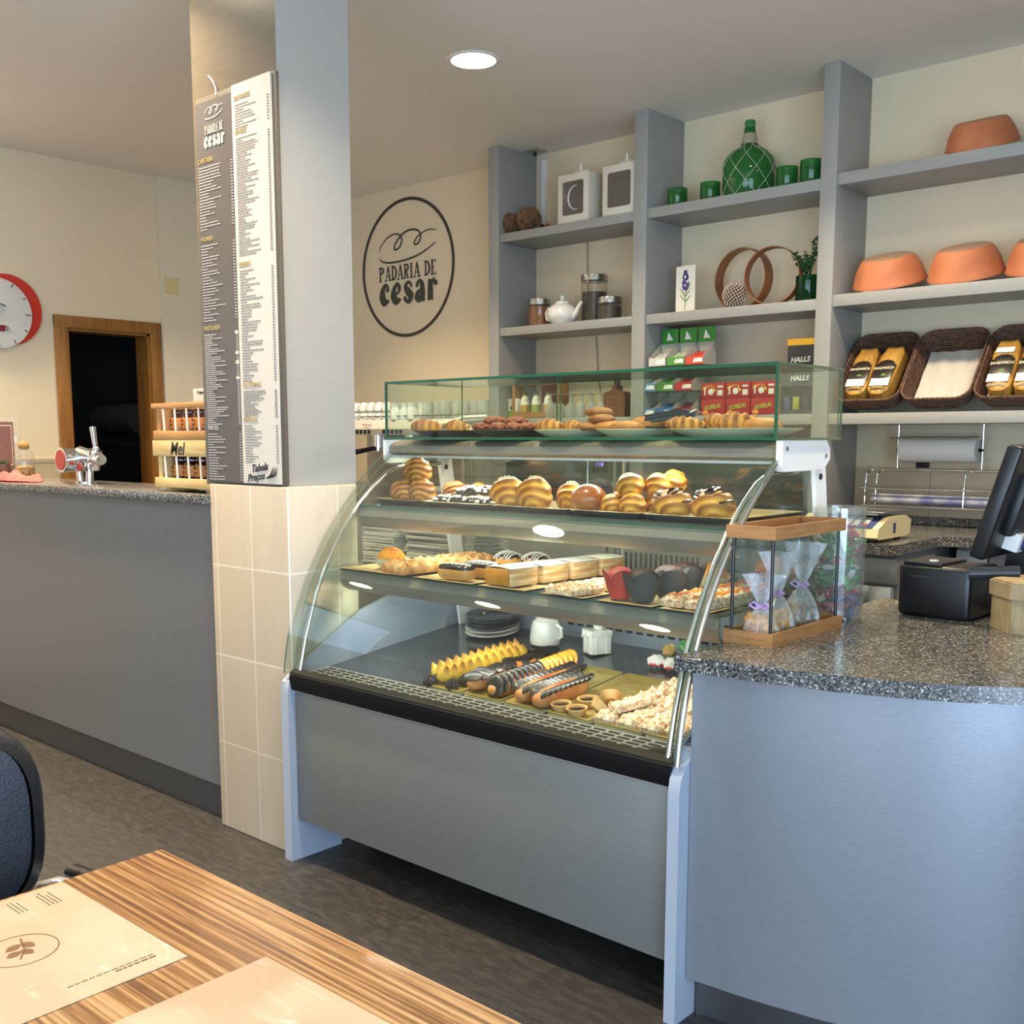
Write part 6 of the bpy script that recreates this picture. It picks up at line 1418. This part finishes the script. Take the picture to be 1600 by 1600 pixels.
for i, (x, y, z, rz) in enumerate(((-2.30, 2.47, 0, 0), (-2.235, 2.48, .0, 20), (-2.27, 2.50, .02, 60), (-2.17, 2.47, 0, -15), (-2.20, 2.52, .018, 40), (-2.13, 2.50, 0, 80))):
    o = MB().blob((0, 0, .014), (.038, .022, .014), disp=lambda d, u, v, q=i: 1+.1*math.sin(u*40+q)*math.sin(v*20), nu=36, nv=16, tone=lambda u, v: .5+.5*math.sin(u*50)*math.sin(v*22)).obj('glazed_pastry', M_nut); o.location = (x, y, zb+z); o.rotation_euler = (0, 0, R(rz))
    tag(o, 'dark glazed nutty pastry on the second platter, %s' % ('front left', 'front centre', 'on top left', 'front right', 'on top right', 'far right')[i], 'pastry', 'dark nutty pastries in the glass box')
croissant('plain small croissant, left on the middle platter in the glass box', (-2.03, 2.47, zb), R(5), .85, M_cro); croissant('plain small croissant, right on the middle platter in the glass box', (-1.955, 2.49, zb), R(-20), .75, M_cro)
M_past = mat('golden_pasty', '#a8642c', .5, c2='#d39c56', tone=True, scale=14, bump=.2)
def pasty(label, loc, rz, s, m, dark=False):
    o = MB().blob((0, 0, .012*s), (.05*s, .032*s, .016*s), disp=lambda d, u, v: 1+.04*math.sin(u*60), flat=-.0115*s, nu=36, nv=14, tone=lambda u, v: .3+.3*math.sin(v*8+u*9)).obj('pasty', m); o.location = loc; o.rotation_euler = (0, 0, rz); tag(o, label, 'pasty', 'golden pasties in the glass box')
M_frd = mat('fried_brown_crust', '#7a4526', .6, c2='#b57c44', tone=True, scale=40, bump=.7, bscale=70)
for i, (x, y, z, s, m, l) in enumerate(((-1.885, 2.47, .0, .9, M_frd, 'crisp brown pasty at the bottom left of the central stack'), (-1.84, 2.48, .022, .95, M_frd, 'crisp brown pasty in the middle of the central stack'), (-1.865, 2.50, .042, .95, M_frd, 'crisp brown pasty at the top of the central stack'), (-1.80, 2.47, 0, 1, M_past, 'golden pasty right of the central stack'), (-1.735, 2.46, .0, 1, M_past, 'golden pasty in the middle of the fourth platter'), (-1.69, 2.50, .012, 1, M_past, 'golden pasty at the right of the fourth platter'))): pasty(l, (x, y, zb+z), R(10*i-20), s, m)
croissant('large twisted pastry at the left of the right-hand platter', (-1.56, 2.47, zb), R(10), .9, M_cro); croissant('twisted pastry behind on the right-hand platter', (-1.50, 2.53, zb+.01), R(-30), .85, M_cro)
croissant('largest plump croissant on the right-hand platter in the glass box', (-1.405, 2.48, zb), R(4), 1.1, M_cro); pasty('long flat golden pasty at the right end of the glass box', (-1.335, 2.48, zb), R(0), 1.15, M_past)
t = T('serving_tongs', 'dark serving tongs lying across the right-hand platter in the glass box', 'tongs', (-1.60, 2.50, zb+.026), R(18))
MB().tube([(-.09, 0, 0), (0, 0, .014), (.05, 0, .018)], [.004, .005, .004], 6, flat=2).tube([(-.09, .004, .01), (0, .004, .024), (.05, 0, .02)], [.004, .005, .004], 6, flat=2).obj('arms', M_black, t); MB().tube([(.03, .0, .02), (.055, 0, .03), (.065, 0, .02)], .003, 6).obj('steel_clasp', M_steel, t)

# ---------------- table, placemats, chair ----------------
t = T('cafe_table', 'striped zebra-wood veneer café table in the lower left foreground', 'table', (-.87, .385, 0))
MB().b2((-.50, -.39, .728), (.50, .392, .76), .003).obj('tabletop', zebrano('zebra_wood'), t)
MB().cyl((0, 0, .03), (0, 0, .728), .035, 24).obj('pedestal', M_black, t); MB().lathe([(0, 0), (.26, 0), (.26, .012), (.06, .03), (0, .03)], 40).obj('base', M_black, t)
def matm(name):
    if name in MATS: return MATS[name]
    m = mat(name, '#d3b48e', .32, coat=.3, c2='#e0c8a6', scale=3.2, det=5, ramp=(.42, .6), stretch=(1, 1.5, 1)); nt = m.node_tree; N = nt.nodes; L = nt.links
    b = N['Principled BSDF']; src = b.inputs['Base Color'].links[0].from_socket
    tc = N.new('ShaderNodeTexCoord'); mp = N.new('ShaderNodeMapping'); mp.inputs['Rotation'].default_value = (0, 0, .6); mp.inputs['Scale'].default_value = (1, 4, 1); L.new(tc.outputs['Object'], mp.inputs[0])
    n = N.new('ShaderNodeTexNoise'); n.inputs['Scale'].default_value = 5; n.inputs['Detail'].default_value = 9; n.inputs['Roughness'].default_value = .7; n.inputs['Distortion'].default_value = 1.2; L.new(mp.outputs[0], n.inputs['Vector'])
    r = N.new('ShaderNodeMapRange'); r.inputs[1].default_value = .56; r.inputs[2].default_value = .68; L.new(n.outputs[0], r.inputs[0])
    x = N.new('ShaderNodeMix'); x.data_type = 'RGBA'; x.inputs[7].default_value = lin('#f0e2ca'); L.new(r.outputs[0], x.inputs[0]); L.new(src, x.inputs[6])
    n2 = N.new('ShaderNodeTexNoise'); n2.inputs['Scale'].default_value = 2.4; n2.inputs['Detail'].default_value = 2; L.new(tc.outputs['Object'], n2.inputs['Vector'])
    r2 = N.new('ShaderNodeMapRange'); r2.inputs[1].default_value = .47; r2.inputs[2].default_value = .54; r2.inputs[4].default_value = .6; L.new(n2.outputs[0], r2.inputs[0])
    y = N.new('ShaderNodeMix'); y.data_type = 'RGBA'; y.inputs[7].default_value = lin('#c0946a'); L.new(r2.outputs[0], y.inputs[0]); L.new(x.outputs[2], y.inputs[6]); L.new(y.outputs[2], b.inputs['Base Color']); return m
M_mat = matm('bread_print_paper'); M_prt = mat('print_umber', '#85592f', .5); M_prd = mat('print_dark', '#5e4630', .5)
def placemat(label, cx, cy, w_, d_, rz, logo):
    t = T('placemat', label, 'placemat', (cx, cy, .7605), rz)
    MB().b2((-w_/2, -d_/2, 0), (w_/2, d_/2, .0012)).obj('sheet', M_mat, t)
    if logo:
        z = .0016; cs = (-.002, .086)
        mb = MB(); mb.tube([(cs[0]+.04*math.cos(a), cs[1]+.042*math.sin(a), z-.0006) for a in [i*math.pi/32 for i in range(64)]], .0009, 5, closed=True); mb.obj('oval_emblem', M_prt, t)
        mb = MB(); base = Vector((cs[0]-.0, cs[1]-.045, z)); tip = Vector((cs[0]+.0, cs[1]+.03, z)); base = Vector((cs[0]-.028, cs[1]+.012, z)); tip = Vector((cs[0]+.022, cs[1]-.01, z))
        mb.tube([base, base.lerp(tip, .5)+Vector((.004, .003, 0)), tip], .0011, 5)
        ax_ = (tip-base).normalized(); nx = Vector((-ax_.y, ax_.x, 0))
        for s, k, L_ in ((1, .2, .022), (-1, .26, .022), (1, .55, .02), (-1, .6, .02)):
            o = base.lerp(tip, k); dr = (ax_*.8+nx*s*.85).normalized() if s else ax_; pn = Vector((-dr.y, dr.x, 0)); P = [o+dr*L_*q+pn*w2*.0065 for q, w2 in ((0, 0), (.25, .8), (.55, 1), (.8, .6), (1, 0), (.8, -.6), (.55, -1), (.25, -.8))]
            v = [mb.bm.verts.new((p.x, p.y, z)) for p in P]; mb.face(v)
        mb.obj('leaf_emblem', M_prt, t)
        def prn(x, y, n, L_, s, m):
            mb = MB(); rnd = random.Random(int(x*999+y*777))
            for i in range(n):
                q = 0
                while q < L_*(1-.15*(i % 2)): wl = rnd.uniform(.003, .009); mb.b2((x-i*.0048-s, y-q-wl, .0013), (x-i*.0048+s, y-q, .0016)); q += wl+.0016
            return mb.obj('printed_lines', m, t, smooth=False)
        def rowsx(x, y, n, L_, m, s=.0011):
            mb = MB(); rnd = random.Random(int(abs(x)*999+abs(y)*777))
            for i in range(n):
                q = 0
                while q < L_*(1-.2*(i % 3 == 2)): wl = rnd.uniform(.003, .008); mb.b2((x-q-wl, y+.0052*i-s, .0013), (x-q, y+.0052*i+s, .0016)); q += wl+.0015
            mb.obj('printed_lines', m, t, smooth=False)
        rowsx(-.095, .165, 4, .04, M_prd, .0006); rowsx(-.1, .128, 3, .038, M_prd, .0006)
        # line of print near the right-hand short side, reading upside down from the camera
        text('HOLD THE MOMENT', .0001, M_prd, t, FR((0, 0, -.01), (1, 0, 0), (0, 1, 0))) if False else None
        mb = MB(); rnd = random.Random(6)
        for i, (xx, L_, s) in enumerate(((.128, .05, .0013), (.122, .10, .0007))):
            q = 0
            while q < L_: wl = rnd.uniform(.004, .009); mb.b2((xx-s, .185-q-wl, .0013), (xx+s, .185-q, .0016)); q += wl+.002
        mb.obj('printed_lines', M_prd, t, smooth=False)
    return t
placemat('paper placemat printed with a bread photograph and leaf emblem at the table corner', -1.205, .412, .31, .42, 0, True)
placemat('second paper placemat partly cut off by the bottom photo edge', -.765, .53, .43, .305, R(0), False)
# chair
M_lea = mat('black_leather', '#0f1118', .42, bump=.22, bscale=220)
t = T('tub_chair', 'black leather chair with chrome arm cut off by the left photo edge', 'chair', (-1.85, .56, 0))
mb = MB(); P = [(y, z) for y, z in rrect(.50, .40, .17, 10)]
def backf(u, v):
    a = u*2*math.pi; c = math.cos(a); s = math.sin(a); k = (abs(c)**3.2+abs(s)**3.2)**(-1/3.2); yy = .25*c*k; zz = .2*s*k; q = 1-abs(2*v-1)**3
    sx = (v-.5)*.085; sh = 1-.12*(abs(2*v-1)**4)
    return (-.05+sx+.9*yy*yy, yy*sh, .69+zz*sh)
mb.grid(backf, 56, 12, cu=True)
A = mb.bm.verts[:]; 
def capf(v_, sg):
    return lambda u, w: (lambda p: (p[0]+sg*.014*(1-w*w), p[1]*w if True else 0, .69+(p[2]-.69)*w))(backf(u, v_))
mb.grid(lambda u, w: (lambda p: (-.05+(1.0-.5)*.085+.9*(p[1]*w)**2+.016*(1-w**4), p[1]*w, .69+(p[2]-.69)*w))(backf(u, 1)), 56, 10, cu=True)
mb.grid(lambda u, w: (lambda p: (-.05-.5*.085+.9*(p[1]*w)**2-.008*(1-w**4), p[1]*w, .69+(p[2]-.69)*w))(backf(u, 0)), 56, 10, cu=True)
mb.obj('backrest', M_lea, t)
MB().blob((.19, 0, .43), (.23, .24, .05), e=.45, nu=40, nv=20).obj('seat', M_lea, t)
for s in (-1, 1):
    MB().tube([(-.02, s*.245, .40), (-.03, s*.262, .54), (.02, s*.275, .555), (.12, s*.28, .57), (.26, s*.28, .56), (.33, s*.275, .51), (.34, s*.265, .40), (.35, s*.26, .02)], .012, 12).obj('chrome_arm', M_chrome, t)
    MB().tube([(.06, s*.28, .587), (.15, s*.28, .595), (.25, s*.28, .583)], .018, 12, flat=.6).obj('arm_pad', M_black, t)
    MB().cyl((-.02, s*.24, .0), (-.01, s*.24, .42), .012, 12).obj('leg', M_chrome, t)
    MB().cyl((.35, s*.26, 0), (.35, s*.26, .03), .016, 12).obj('foot_cap', M_black, t)
